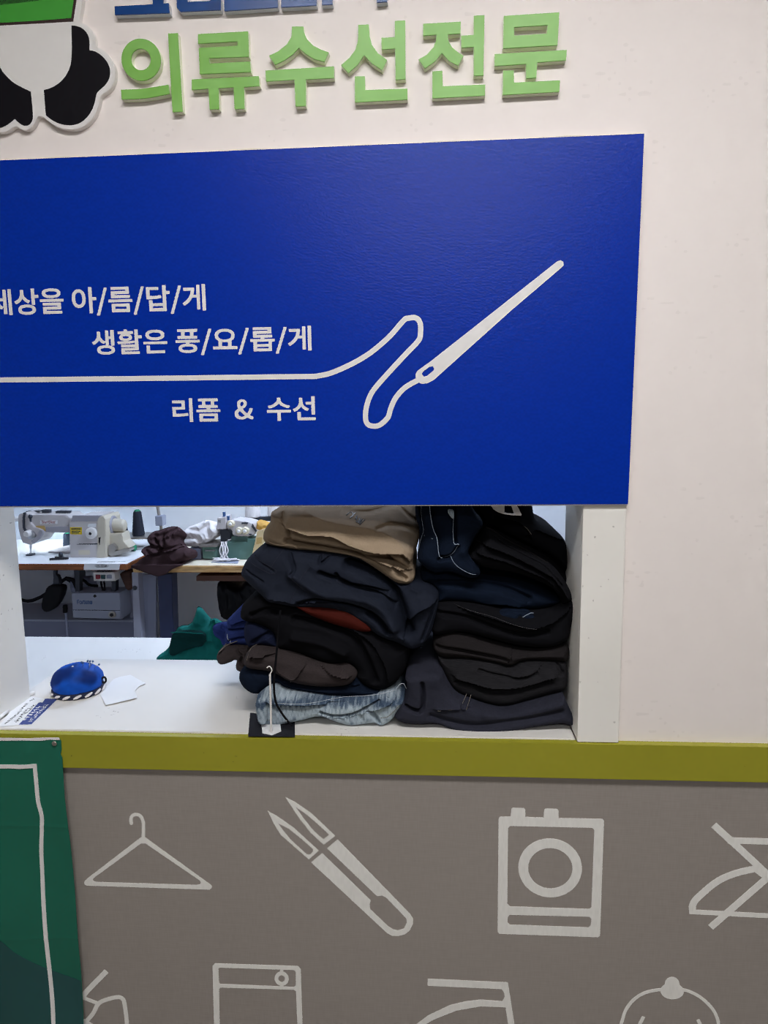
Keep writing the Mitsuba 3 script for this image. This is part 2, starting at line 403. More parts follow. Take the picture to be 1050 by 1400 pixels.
# ------------------------------------------------------------------ the room shell
SILL = 1.0
JL, JR = -0.81, 0.2445                     # the jambs' inner faces
wl, wr = -3.2, 3.2
add('wall_front', prism(poly([(wl, 0), (wr, 0), (wr, 2.7), (wl, 2.7)], [(JL - 0.012, 0.976), (JL - 0.012, 1.46), (JR + 0.012, 1.46), (JR + 0.012, 0.976)]), 0.0, 0.14), 'mat_wall', kind='structure')
add('floor', bx(wl, wr, -4.0, 3.3, -0.1, 0.0), 'mat_floor', kind='structure')
add('ceiling', bx(wl, wr, -4.0, 3.3, 2.7, 2.8), 'mat_ceiling', kind='structure')
add('wall_back', bx(wl, wr, 3.2, 3.3, 0, 2.7), 'mat_shop_wall', kind='structure')
add('wall_left', bx(wl - 0.1, wl, -4.0, 3.3, 0, 2.7), 'mat_shop_wall', kind='structure')
add('wall_right', bx(wr, wr + 0.1, -4.0, 3.3, 0, 2.7), 'mat_shop_wall', kind='structure')
mat('dark_wall', '#45423f', 0.6)
add('wall_corridor', bx(wl, wr, -4.1, -4.0, 0, 2.7), 'mat_dark_wall', kind='structure')
# boards that line the opening
add('trim_1', join(bx(JR, 0.3135, -0.010, 0.0, SILL - 0.0015, 1.455, 0.0008), bx(JR, JR + 0.012, 0.0, 0.14, SILL, 1.46, 0.0006)), 'mat_post', kind='structure')
add('trim_2', join(bx(JL - 0.07, JL, -0.010, 0.0, SILL - 0.0015, 1.455, 0.0008), bx(JL - 0.012, JL, 0.0, 0.14, SILL, 1.46, 0.0006)), 'mat_post', kind='structure')
add('trim_3', bx(JL, JR, -0.004, 0.14, 1.446, 1.46, 0.0006), 'mat_post', kind='structure')

# ------------------------------------------------------------------ lamps
def panel_light(name, x, y, z, sx, sy, power, label, group=None):
    t = thing(name, label, 'ceiling light', group)
    o = Polygon([(x - sx, y - sy), (x + sx, y - sy), (x + sx, y + sy), (x - sx, y + sy)])
    add('frame', slab(o.buffer(0.02, join_style=2).difference(o), z - 0.03, z), 'mat_white_plastic', t)
    q = trimesh.Trimesh([(x - sx, y - sy, z - 0.02), (x - sx, y + sy, z - 0.02), (x + sx, y + sy, z - 0.02), (x + sx, y - sy, z - 0.02)], [(0, 1, 2), (0, 2, 3)])
    add('diffuser', q, 'mat_white_plastic', t, emitter={'type': 'area', 'radiance': {'type': 'rgb', 'value': power}})
for x, y, w in ((0.1, -1.15, 'above the passer-by'), (0.1, -3.0, 'at the far side')):
    panel_light('corridor_ceiling_light', x, y, 2.7, 0.6, 0.15, CORRIDOR_LIGHT, 'long warm white ceiling panel of the corridor, ' + w)
for x, y, f, w in ((-0.1, 2.0, 2.8, 'over the cutting table'), (-1.1, 2.75, 0.35, 'over the sewing machines')):
    panel_light('workroom_ceiling_light', x, y, 2.7, 0.55, 0.12, [c * f for c in SHOP_LIGHT], 'long cool white tube light of the workroom ' + w)

# ------------------------------------------------------------------ service counter
ct = thing('service_counter', 'built-in white counter with olive green fascia and grey icon-printed front', 'counter')
wt = poly([(JL + 0.001, 0.0), (JR - 0.001, 0.0), (JR - 0.001, 0.141), (1.1, 0.141), (1.1, 0.37), (-0.836, 0.37), (-0.836, 0.141), (JL + 0.001, 0.141)])
add('worktop', join(slab(wt, SILL - 0.024, SILL - 0.002), slab(wt.buffer(-0.0006), SILL - 0.002, SILL - 0.0008), slab(wt.buffer(-0.0018), SILL - 0.0009, SILL)), 'mat_worktop', ct, label='white laminate worktop')
fs = poly([(wl, 0.9345), (wr, 0.9345), (wr, 0.9975), (wl, 0.9975)])
add('fascia', bprism(fs, -0.0145, 0.0, 0.001), 'mat_olive', ct, label='olive green fascia board')
fp = add('front_panel', prism(poly([(wl, 0.02), (wr, 0.02), (wr, 0.9345), (wl, 0.9345)]), -0.003, 0.0), 'mat_panel', ct, label='grey panel printed with pale tailoring icons')

def icon(name, shape, label):
    add(name, prism(shape, -0.0036, -0.0029), 'mat_icon', fp, label=label)
hang = poly([(-0.53,0.7981), (-0.4077,0.7041), (-0.4079,0.7001), (-0.4118,0.6969), (-0.6447,0.697), (-0.648,0.6999), (-0.647,0.7047), (-0.6404,0.711), (-0.5362,0.794)],
            [(-0.5352,0.7851), (-0.6307,0.7124), (-0.6326,0.7082), (-0.6303,0.7046), (-0.6233,0.7035), (-0.4344,0.7039), (-0.428,0.7058), (-0.4262,0.7108), (-0.4276,0.7142), (-0.5264,0.7853)])
hook = stroke([(-0.5507,0.8233), (-0.5511,0.8315), (-0.5475,0.8385), (-0.5405,0.841), (-0.5334,0.8385), (-0.5292,0.8304), (-0.5284,0.819), (-0.5302,0.7948)], 0.0062, 1)
icon('hanger_icon', unary_union([hang.buffer(0.0008), hook]), 'pale printed outline of a coat hanger')
snip = [poly([(-0.2646,0.8819), (-0.2459,0.8721), (-0.2192,0.8526), (-0.1986,0.8322), (-0.1765,0.8095), (-0.1975,0.792), (-0.2203,0.8138), (-0.2407,0.8423)], [(-0.2462,0.8631), (-0.2284,0.8507), (-0.2077,0.8319), (-0.187,0.8115), (-0.1979,0.8021), (-0.2142,0.8172), (-0.2331,0.8425)]),
        poly([(-0.2972,0.8544), (-0.2802,0.8445), (-0.2505,0.8226), (-0.207,0.78), (-0.2254,0.7624), (-0.2753,0.8089), (-0.2868,0.8297)], [(-0.2792,0.8306), (-0.2597,0.8208), (-0.2359,0.8003), (-0.2175,0.7829), (-0.2177,0.778), (-0.223,0.7713), (-0.2291,0.7721), (-0.2573,0.7997), (-0.2705,0.8172)]),
        poly([(-0.1721,0.8028), (-0.0441,0.6619), (-0.0381,0.6522), (-0.0382,0.6422), (-0.0444,0.6286), (-0.0536,0.6198), (-0.0659,0.616), (-0.0765,0.6162), (-0.0856,0.6212), (-0.2213,0.7566), (-0.2007,0.7753), (-0.1146,0.6852), (-0.1169,0.6759), (-0.1155,0.6676), (-0.0839,0.6354), (-0.0749,0.629), (-0.0657,0.6274), (-0.055,0.6315), (-0.0497,0.6434), (-0.0503,0.6517), (-0.0862,0.6919), (-0.0938,0.6956), (-0.1029,0.694), (-0.1916,0.785)])]
icon('thread_snips_icon', unary_union(snip), 'pale printed pair of thread snips')
wash = poly([(0.1135,0.8516), (0.1167,0.8547), (0.1346,0.8552), (0.1354,0.8694), (0.138,0.8718), (0.1569,0.8716), (0.1597,0.8689), (0.1599,0.8552), (0.1917,0.8548), (0.1921,0.8692), (0.1948,0.8719), (0.2143,0.8717), (0.2169,0.8685), (0.2172,0.8546), (0.2922,0.8552), (0.2951,0.8518), (0.2946,0.6321), (0.2916,0.6282), (0.117,0.6279), (0.1136,0.6318)],
            [(0.1301,0.8332), (0.1333,0.8374), (0.2755,0.8378), (0.2792,0.8339), (0.2779,0.6866), (0.2748,0.6829), (0.135,0.6826), (0.1303,0.6879)], [(0.1347,0.6661), (0.2745,0.6677), (0.2786,0.6634), (0.2778,0.6506), (0.2744,0.6468), (0.1354,0.6468), (0.1309,0.6516), (0.1314,0.6618)])
def ell(c, n=48): 
    (cx, cz), (ax, az), (bx_, bz) = c
    return [(cx + (ax - cx) * math.cos(t) + (bx_ - cx) * math.sin(t), cz + (az - cz) * math.cos(t) + (bz - cz) * math.sin(t)) for t in np.arange(n) * 2 * math.pi / n]
drum = poly(ell([(0.2043,0.7593), (0.2597,0.7604), (0.2058,0.7028)]), ell([(0.2047,0.7588), (0.2432,0.7596), (0.2057,0.7201)]))
icon('washing_machine_icon', unary_union([wash, drum]), 'pale printed washing machine with a round door')
iron = [stroke([(0.4808,0.8487), (0.5308,0.8018), (0.5824,0.7526)], 0.0122, 2, 0), stroke([(0.4849,0.6552), (0.5769,0.7546), (0.6433,0.8128)], 0.0122, 2, 0),
        stroke([(0.5053,0.821), (0.6454,0.8206)], 0.0115, 2, 0), stroke([(0.6656,0.6824), (0.5676,0.6812), (0.4505,0.6839)], 0.0088, 2, 0),
        stroke([(0.4532,0.68), (0.4528,0.6993), (0.4666,0.7185), (0.4929,0.7441), (0.5222,0.7598), (0.5556,0.7698)], 0.0122, 2, 4), stroke([(0.64,0.8217), (0.6608,0.7528), (0.6657,0.6809)], 0.0115, 2, 0),
        stroke([(0.5558,0.7676), (0.57,0.7565)], 0.010, 1, 0)]
icon('crossed_iron_icon', unary_union(iron), 'pale printed flat iron crossed out')
shears = [stroke([(-0.6188,0.5206), (-0.665,0.4714)], 0.0100, 2, 0), stroke([(-0.6662,0.4731), (-0.6655,0.4606), (-0.6398,0.4511)], 0.0072, 2, 0),
          stroke([(-0.6712,0.4065), (-0.6531,0.4272), (-0.6399,0.4501), (-0.6244,0.4597), (-0.601,0.4665), (-0.5914,0.4634), (-0.5882,0.4518), (-0.5867,0.4053), (-0.5967,0.3832)], 0.0080, 1, 4),
          stroke([(-0.6701,0.4119), (-0.6486,0.3986), (-0.5855,0.4032)], 0.0080, 1, 0), stroke([(-0.6631,0.4715), (-0.7119,0.4387), (-0.7437,0.3755)], 0.009, 1, 4)]
icon('scissors_icon', unary_union(shears), 'pale printed icon half hidden by the green banner')
dryer = poly([(-0.4134,0.5403), (-0.4085,0.5463), (-0.252,0.5474), (-0.247,0.5413), (-0.2471,0.305), (-0.4198,0.2951)], [(-0.4025,0.5357), (-0.3989,0.5378), (-0.2597,0.5388), (-0.2564,0.5345), (-0.2572,0.5072), (-0.2608,0.5039), (-0.4005,0.5038), (-0.4027,0.507)],
             [(-0.4009,0.4961), (-0.261,0.4981), (-0.2571,0.4945), (-0.2568,0.315), (-0.4085,0.3064), (-0.4034,0.4915)])
dial = poly(ell([(-0.2834,0.52), (-0.2701,0.52), (-0.2839,0.5054)]), ell([(-0.2834,0.52), (-0.277,0.5203), (-0.2836,0.513)]))
icon('dryer_icon', unary_union([dryer, dial, stroke([(-0.2827,0.5397), (-0.283,0.5327)], 0.006, 2, 0), stroke([(-0.2838,0.5073), (-0.2841,0.4996)], 0.006, 2, 0)]), 'pale printed tall dryer with a small dial')
flat = poly([(-0.0125,0.5322), (0.133,0.5313), (0.1583,0.3669), (-0.0863,0.36), (-0.0836,0.3861), (-0.0627,0.4098), (-0.0409,0.4315), (-0.0112,0.4572), (0.0284,0.4801), (0.0564,0.489), (0.0844,0.4941), (0.1234,0.4922), (0.1277,0.5018), (0.126,0.5111), (0.122,0.5171), (-0.0126,0.5178)],
            [(0.1291,0.4805), (0.1441,0.3816), (-0.0677,0.3766), (-0.0542,0.4006), (-0.0255,0.4323), (0.0001,0.4495), (0.0396,0.4692), (0.0844,0.4802)])
icon('steam_iron_icon', flat, 'pale printed flat iron at the bottom edge')
bell = [stroke([(0.34,0.3737), (0.3368,0.447), (0.3391,0.4653), (0.345,0.4869), (0.3586,0.5079), (0.3781,0.5221), (0.402,0.5288), (0.4241,0.5304)], 0.0058, 1, 5), stroke([(0.4241,0.5304), (0.4473,0.5299), (0.4703,0.5197), (0.491,0.5012), (0.5032,0.4816), (0.509,0.4557), (0.5127,0.3833)], 0.0058, 1, 5),
        poly(ell([(0.4237,0.5405), (0.4366,0.5407), (0.4243,0.5256)])), poly(ell([(0.4242,0.5272), (0.4446,0.5275), (0.4249,0.511)])), stroke([(0.3762,0.4734), (0.3691,0.4552), (0.3655,0.4352)], 0.0062, 2, 3),
        stroke([(0.4714,0.4722), (0.4783,0.4575), (0.4827,0.438)], 0.0062, 2, 3), stroke([(0.34,0.3737), (0.5127,0.3833)], 0.006, 1, 0)]
icon('pincushion_icon', unary_union(bell), 'pale printed dome with a knob on top')

# ------------------------------------------------------------------ blue sign board
sb = thing('sign_board', 'large blue sign board with white Korean lettering, needle and thread', 'sign')
BX = [(-1.75, 1.412), (-1.75, 1.964), (0.3185, 1.9675), (0.3135, 1.4085)]
add('panel', prism(poly(BX), -0.0180, -0.0150), 'mat_blue_film', sb, label='blue film face')
add('backing', prism(poly([(-1.75, 1.4095), (-1.75, 1.9645), (0.3193, 1.968), (0.3144, 1.406)]), -0.0152, -0.010), 'mat_white_foam', sb, label='white foam backing showing as a thin edge')
add('batten', join(bx(-1.7, 0.24, -0.010, 0.0, 1.465, 1.50), bx(-1.7, 0.24, -0.010, 0.0, 1.90, 1.945)), 'mat_white_foam', sb)
def board_print(name, shapes, label):
    """One part for each printed word or figure."""
    words = []
    for g in sorted(shapes, key=lambda g: g.bounds[0]):
        if words and g.bounds[0] < max(q.bounds[2] for q in words[-1]) + 0.0075: words[-1].append(g)
        else: words.append([g])
    for w in words: add(name, prism(unary_union(w), -0.0184, -0.0179), 'mat_print_white', sb, label=label)
l1 = [(-0.681,1.7439), (-0.3619,1.7434), (-0.5447,1.723), (-0.5415,1.7663)]
l2 = [(-0.5547,1.681), (-0.1924,1.6762), (-0.3885,1.6558), (-0.3862,1.6993)]
l3 = [(-0.4264,1.5697), (-0.1887,1.5674), (-0.3084,1.5483), (-0.3067,1.5872)]
board_print('lettering', print_poly('739,-5 750,-5 751,-7 751,-94 750,-96 739,-96;673,-71 673,-68 682,-63 694,-50 699,-40 702,-28 701,-27 678,-27 677,-26 677,-16 713,-16 714,-17 714,-26 713,-27 713,-33 712,-33 711,-41 720,-41 721,-8 722,-7 732,-7 732,-92 722,-92 721,-91 721,-51 706,-51 701,-60 689,-72 687,-72 682,-77 678,-77;632,-105 631,-101 635,-91 635,-88 639,-79 639,-75 643,-66 643,-62 647,-53 647,-49 651,-40 651,-36 655,-27 655,-23 659,-14 659,-10 660,-8 670,-8 668,-19 664,-28 664,-32 660,-41 660,-45 656,-54 656,-58 652,-67 652,-71 648,-80 648,-84 644,-93 642,-103 641,-105;559,-58 560,-56 571,-56 572,-67 606,-67 606,-57 607,-56 606,-54 606,-6 607,-5 618,-5 618,-25 631,-26 631,-35 630,-36 618,-37 618,-55 617,-56 618,-57 618,-94 617,-95 560,-95 559,-93|573,-77 571,-79 572,-84 606,-83 605,-77;551,-52 551,-11 593,-11 593,-20 592,-21 563,-21 563,-41 580,-42 581,-41 590,-41 591,-40 600,-39 602,-44 602,-49 601,-50 589,-51 588,-52 573,-52 572,-53 552,-53;506,-105 505,-101 509,-91 509,-88 513,-79 513,-75 517,-66 517,-62 521,-53 521,-49 525,-40 525,-36 529,-27 529,-23 533,-14 533,-10 534,-8 544,-8 542,-19 538,-28 538,-32 534,-41 534,-45 530,-54 530,-58 526,-67 526,-71 522,-80 522,-84 518,-93 516,-103 515,-105;421,-50 503,-50 503,-60 421,-60;431,-23 432,-22 481,-21 480,-17 431,-17 431,-7 493,-7 493,-32 444,-32 443,-35 494,-36 495,-37 495,-46 431,-46;431,-66 432,-65 493,-65 493,-95 432,-95 431,-94|443,-83 481,-84 482,-76 444,-75;380,-105 379,-101 383,-91 383,-88 387,-79 387,-75 391,-66 391,-62 395,-53 395,-49 399,-40 399,-36 403,-27 403,-23 407,-14 407,-10 408,-8 418,-8 416,-19 412,-28 412,-32 408,-41 408,-45 404,-54 404,-58 400,-67 400,-71 396,-80 396,-84 392,-93 390,-103 389,-105;354,-5 365,-5 366,-7 366,-40 379,-40 380,-41 380,-50 379,-51 366,-51 366,-94 363,-97 354,-96;296,-51 296,-37 297,-37 297,-32 299,-26 302,-21 308,-15 315,-12 325,-12 330,-14 337,-20 342,-30 344,-46 343,-47 343,-55 340,-64 333,-73 324,-77 315,-77 308,-74 302,-68 298,-60 297,-52|309,-53 309,-57 311,-61 318,-66 325,-65 330,-58 332,-50 331,-34 328,-27 323,-23 315,-24 311,-28 309,-32 309,-36 308,-37 308,-52;185,-43 267,-43 267,-52 266,-53 186,-53 185,-52;194,-72 195,-70 245,-69 244,-66 195,-66 194,-65 194,-57 195,-56 256,-56 257,-57 257,-79 256,-80 207,-80 206,-84 259,-85 260,-86 260,-94 259,-95 195,-95 194,-93;193,-24 195,-16 200,-11 207,-8 217,-7 218,-6 234,-6 235,-7 245,-8 252,-11 258,-18 258,-28 252,-35 245,-38 236,-39 235,-40 217,-40 216,-39 210,-39 204,-37 200,-35 195,-30|207,-25 212,-29 217,-29 218,-30 234,-30 244,-27 246,-25 246,-22 244,-19 238,-17 219,-16 208,-19 206,-22;108,-82 108,-74 110,-70 115,-65 121,-62 130,-61 131,-60 146,-60 147,-61 156,-62 156,-63 162,-65 167,-70 169,-75 169,-82 166,-88 157,-94 150,-95 149,-96 128,-96 127,-95 120,-94 113,-90 110,-87|120,-80 124,-84 132,-86 145,-86 155,-83 157,-81 157,-77 154,-73 149,-71 135,-70 123,-73 120,-76;156,-61 156,-6 157,-5 168,-5 168,-27 180,-27 181,-28 181,-37 180,-38 168,-38 168,-61 167,-62 158,-62 158,-61;96,-51 97,-48 102,-47 107,-42 109,-42 115,-34 118,-24 118,-10 119,-9 129,-9 130,-10 130,-25 132,-32 141,-42 146,-45 149,-45 151,-47 151,-49 149,-50 147,-55 143,-56 134,-51 124,-40 120,-47 114,-53 105,-58 101,-58;75,-5 86,-5 87,-6 87,-95 86,-96 75,-96;8,-71 8,-68 12,-66 20,-57 26,-43 26,-37 27,-36 27,-13 38,-13 39,-15 39,-40 42,-50 48,-60 55,-66 57,-66 57,-47 44,-47 43,-46 43,-37 44,-36 57,-36 57,-8 59,-6 67,-6 69,-8 69,-91 68,-92 58,-92 57,-91 57,-69 55,-69 52,-75 46,-74 39,-67 39,-65 35,-61 34,-56 32,-56 29,-64 24,-69 24,-71 17,-77 13,-77', l1[0][0], l1[1][0], l1[2][1] - 0.001, l1[3][1] + 0.001, 96, 751), 'white lettering of the upper line')
board_print('lettering', print_poly('739,-6 750,-6 751,-8 751,-95 750,-97 739,-97;673,-72 673,-69 682,-64 694,-51 699,-41 702,-29 701,-28 678,-28 677,-27 677,-17 713,-17 714,-18 714,-27 713,-28 713,-34 712,-34 711,-42 720,-42 721,-9 722,-8 732,-8 732,-93 722,-93 721,-92 721,-52 706,-52 701,-61 689,-73 687,-73 682,-78 678,-78;632,-106 631,-102 635,-92 635,-89 639,-80 639,-76 643,-67 643,-63 647,-54 647,-50 651,-41 651,-37 655,-28 655,-24 659,-15 659,-11 660,-9 670,-9 668,-20 664,-29 664,-33 660,-42 660,-46 656,-55 656,-59 652,-68 652,-72 648,-81 648,-85 644,-94 642,-104 641,-106;547,-61 547,-51 582,-51 581,-46 557,-46 557,-23 558,-22 607,-21 606,-18 557,-18 557,-8 619,-8 619,-32 569,-33 570,-36 620,-36 621,-37 621,-46 594,-47 595,-51 629,-51 629,-61 619,-62 619,-96 558,-96 557,-95 557,-63 558,-62|570,-61 570,-70 608,-69 608,-61|608,-82 606,-80 570,-80 569,-85 607,-86;506,-106 505,-102 509,-92 509,-89 513,-80 513,-76 517,-67 517,-63 521,-54 521,-50 525,-41 525,-37 529,-28 529,-24 533,-15 533,-11 534,-9 544,-9 542,-20 538,-29 538,-33 534,-42 534,-46 530,-55 530,-59 526,-68 526,-72 522,-81 522,-85 518,-94 516,-104 515,-106;421,-76 422,-75 440,-75 440,-55 437,-52 435,-52 434,-49 431,-47 429,-42 429,-36 428,-36 429,-29 432,-23 438,-17 444,-14 450,-12 455,-12 455,-11 469,-11 469,-12 474,-12 480,-14 486,-17 492,-23 495,-29 496,-36 495,-36 495,-42 493,-47 489,-52 487,-52 484,-55 484,-74 502,-75 504,-78 503,-86 422,-86 421,-85|440,-37 442,-43 449,-48 457,-50 467,-50 475,-48 480,-45 483,-41 484,-34 483,-30 478,-25 470,-22 460,-21 459,-22 453,-22 446,-25 441,-30 440,-34|452,-74 472,-75 472,-60 452,-60;380,-106 379,-102 383,-92 383,-89 387,-80 387,-76 391,-67 391,-63 395,-54 395,-50 399,-41 399,-37 403,-28 403,-24 407,-15 407,-11 408,-9 418,-9 416,-20 412,-29 412,-33 408,-42 408,-46 404,-55 404,-59 400,-68 400,-72 396,-81 396,-85 392,-94 390,-104 389,-106;295,-58 295,-49 377,-49 377,-58 376,-59 342,-59 342,-63 351,-64 360,-67 362,-70 364,-70 368,-78 367,-85 363,-91 355,-95 346,-96 345,-97 327,-97 326,-96 317,-95 309,-91 305,-86 304,-78 307,-71 314,-66 320,-64 330,-63 330,-59 296,-59|316,-79 318,-84 324,-86 343,-87 344,-86 352,-85 353,-83 355,-83 355,-79 352,-75 348,-74 329,-73 318,-76;302,-43 302,-35 303,-34 315,-33 315,-20 302,-19 302,-10 303,-9 369,-9 370,-10 370,-18 368,-20 357,-21 357,-34 369,-34 369,-44 368,-45 304,-45|327,-33 345,-34 345,-20 327,-20;185,-53 186,-52 266,-52 267,-53 267,-62 185,-62;195,-67 196,-66 206,-66 207,-67 207,-85 258,-85 258,-95 257,-96 197,-96 195,-95;193,-29 195,-20 201,-14 207,-11 214,-10 215,-9 237,-9 238,-10 245,-11 251,-14 257,-20 258,-23 257,-36 251,-42 238,-47 225,-48 224,-47 214,-47 207,-45 198,-40 198,-38 194,-34 194,-30|206,-30 209,-34 215,-36 232,-37 243,-34 246,-31 246,-26 243,-22 238,-20 220,-19 209,-22 206,-25;96,-52 97,-49 117,-49 117,-47 109,-45 104,-40 103,-37 104,-29 111,-23 99,-22 99,-13 100,-12 120,-12 120,-5 131,-5 132,-12 151,-12 152,-13 152,-22 139,-23 139,-24 143,-25 147,-30 148,-35 146,-41 140,-46 133,-47 133,-49 137,-49 137,-48 147,-48 148,-47 156,-48 156,-7 157,-6 168,-6 168,-28 180,-28 181,-29 181,-38 180,-39 168,-39 168,-82 167,-83 120,-84 121,-87 171,-87 171,-96 170,-97 109,-97 108,-96 108,-75 109,-74 155,-74 156,-72 109,-71 108,-70 108,-62 110,-61 155,-61 156,-55 150,-56 149,-57 141,-57 140,-58 127,-58 126,-59 98,-59|115,-33 117,-38 121,-38 122,-39 129,-39 135,-37 136,-34 133,-31 123,-30 122,-31 117,-31;9,-53 9,-50 14,-48 20,-43 26,-33 26,-29 27,-28 27,-12 28,-11 37,-11 39,-13 39,-30 40,-34 48,-44 55,-47 56,-8 58,-7 67,-8 67,-29 73,-29 74,-7 75,-6 85,-6 86,-7 86,-63 85,-64 76,-65 84,-71 86,-75 86,-84 84,-88 78,-93 65,-97 46,-97 45,-96 37,-95 31,-92 26,-87 24,-80 26,-72 31,-67 37,-64 45,-63 46,-62 56,-62 56,-52 53,-53 51,-57 48,-57 41,-53 33,-44 29,-50 18,-59 13,-59 13,-57|64,-62 65,-63 70,-63 73,-65 75,-65 74,-63 74,-40 67,-40 67,-61|36,-78 40,-85 44,-86 62,-87 72,-84 74,-82 74,-78 67,-73 49,-72 48,-73 40,-74', l2[0][0], l2[1][0], l2[2][1], l2[3][1], 9, 751), 'white lettering of the middle line')
board_print('lettering', print_poly('441,-93 441,-65 442,-63 452,-63 453,-64 453,-84 502,-84 503,-85 503,-94 501,-95 443,-95;470,-35 470,-27 472,-25 489,-25 489,-6 490,-5 501,-5 501,-74 490,-74 489,-73 489,-36 471,-36;426,-55 426,-52 435,-48 442,-41 445,-36 447,-29 447,-24 448,-23 448,-10 459,-10 459,-23 460,-24 461,-33 465,-40 470,-45 481,-51 478,-57 475,-60 467,-57 457,-48 457,-46 454,-43 450,-49 441,-58 433,-62 431,-62 429,-60 428,-56;338,-64 338,-55 339,-54 419,-54 420,-55 420,-64 419,-65 385,-65 385,-95 384,-96 373,-96 373,-65 339,-65;342,-42 343,-38 350,-37 360,-33 371,-23 373,-17 373,-8 385,-8 386,-20 388,-24 394,-30 405,-36 416,-38 416,-42 413,-48 406,-48 398,-44 395,-44 394,-42 387,-39 379,-31 371,-39 369,-39 365,-43 352,-48 345,-48;227,-68 228,-61 231,-55 240,-47 237,-37 238,-22 247,-13 250,-13 251,-12 262,-13 270,-21 270,-24 271,-25 270,-34 266,-41 262,-45 260,-45 257,-49 260,-56 269,-65 272,-64 277,-54 279,-46 290,-46 291,-47 287,-60 280,-72 284,-76 287,-76 292,-79 290,-87 288,-89 282,-88 274,-84 272,-82 268,-83 263,-87 256,-89 242,-88 240,-86 237,-86 230,-79 228,-74 228,-68|240,-65 241,-73 249,-78 256,-78 262,-74 246,-57 242,-60|248,-30 249,-37 251,-39 254,-38 258,-34 260,-28 257,-22 253,-22 250,-24;97,-59 97,-50 98,-49 132,-48 131,-43 105,-43 104,-42 104,-34 106,-32 117,-31 117,-18 105,-18 104,-17 104,-8 106,-7 170,-7 172,-9 172,-17 171,-18 159,-19 159,-32 171,-33 171,-43 145,-43 144,-48 178,-49 179,-50 179,-59|129,-31 147,-32 147,-18 129,-18;106,-65 107,-64 169,-64 170,-65 170,-94 169,-95 107,-95 106,-93|118,-83 157,-84 158,-75 119,-74;72,-96 72,-6 73,-5 83,-5 84,-6 84,-96;14,-38 44,-38 46,-36 46,-24 16,-24 14,-23 14,-13 57,-13 58,-14 58,-47 57,-48 26,-48 26,-63 46,-64 47,-63 56,-63 57,-62 67,-61 69,-68 68,-72 56,-73 55,-74 43,-74 42,-75 15,-75 14,-74', l3[0][0], l3[1][0], l3[2][1], l3[3][1], 14, 503), 'white lettering below the printed thread')
TH = [(-1.75, 1.6085)] + [(-0.7168,1.6219), (-0.4477,1.6201), (-0.1866,1.6188)]
TH = TH[:-1] + list(map(tuple, smooth_path([TH[-1]] + [(-0.162,1.6238), (-0.1275,1.6378), (-0.0974,1.6547), (-0.0674,1.6788), (-0.044,1.7037), (-0.0356,1.7068), (-0.0272,1.7074), (-0.021,1.704), (-0.0177,1.6962), (-0.0178,1.6839), (-0.0212,1.6717), (-0.0424,1.6503), (-0.0767,1.6148), (-0.0963,1.5921), (-0.1052,1.5711), (-0.1077,1.5521), (-0.1044,1.5414), (-0.095,1.5379), (-0.0842,1.5399), (-0.0712,1.5516), (-0.0667,1.5655), (-0.058,1.5831), (-0.0429,1.5988), (-0.0225,1.6101)], 4)))
board_print('thread_graphic', [LineString(TH).buffer(0.0042, cap_style=2, join_style=1)], 'printed white thread')
board_print('needle_graphic', [poly([(-0.0263,1.6152), (-0.0258,1.6206), (-0.0232,1.6247), (-0.0004,1.6404), (0.1939,1.7871), (0.1987,1.7885), (0.2028,1.7861), (0.2037,1.7809), (0.2001,1.7771), (0.1239,1.7145), (0.0037,1.6105), (-0.0026,1.6069), (-0.009,1.6045), (-0.0174,1.6042), (-0.0233,1.6081)],
                                    [(-0.0161,1.62), (-0.014,1.6233), (-0.0038,1.6306), (0.0013,1.6313), (0.0038,1.6275), (0.0021,1.6243), (-0.0081,1.6165), (-0.0132,1.6154)])], 'printed white sewing needle')
# the rough bead of old caulk above the board
cb = [(x, 1.9700 + 0.00225 * (x + 0.7) + 0.0008 * math.sin(x * 40) + random.uniform(-0.0007, 0.0007)) for x in np.arange(-1.7, 0.325, 0.012)]
add('trim_4', prism(LineString(cb).buffer(0.0011), -0.003, 0.0), 'mat_caulk', kind='structure')

# ------------------------------------------------------------------ raised letters
LF = -0.012
def letter(name, strokes, label, group, face, side):
    t = thing(name, label, 'sign letter', group)
    for s in strokes:
        k = add('stroke', prism(s, LF, LF + 0.002), face, t)
        add('acrylic_base', prism(s.buffer(0.0003), LF + 0.002, 0.0), side, k, label='pale translucent edge')
GA, GL, GS = 'green acrylic syllables above the board', 'mat_green_acrylic', 'mat_pale_acrylic'
letter('sign_letter', [poly(ell([(-0.4482,2.1068), (-0.4171,2.105), (-0.4497,2.0767)]), ell([(-0.4484,2.1072), (-0.4329,2.1063), (-0.4492,2.0916)])),
    poly([(-0.483,2.0649), (-0.4591,2.0645), (-0.4457,2.065), (-0.43,2.0664), (-0.4072,2.069), (-0.4056,2.0558), (-0.4309,2.0522), (-0.4444,2.0509), (-0.4578,2.0505), (-0.4829,2.0509)]),
    poly([(-0.4033,2.1422), (-0.3881,2.1421), (-0.3866,2.0291), (-0.4026,2.0291)])], 'green raised acrylic syllable with a round ring, leftmost of the green row', GA, GL, GS)
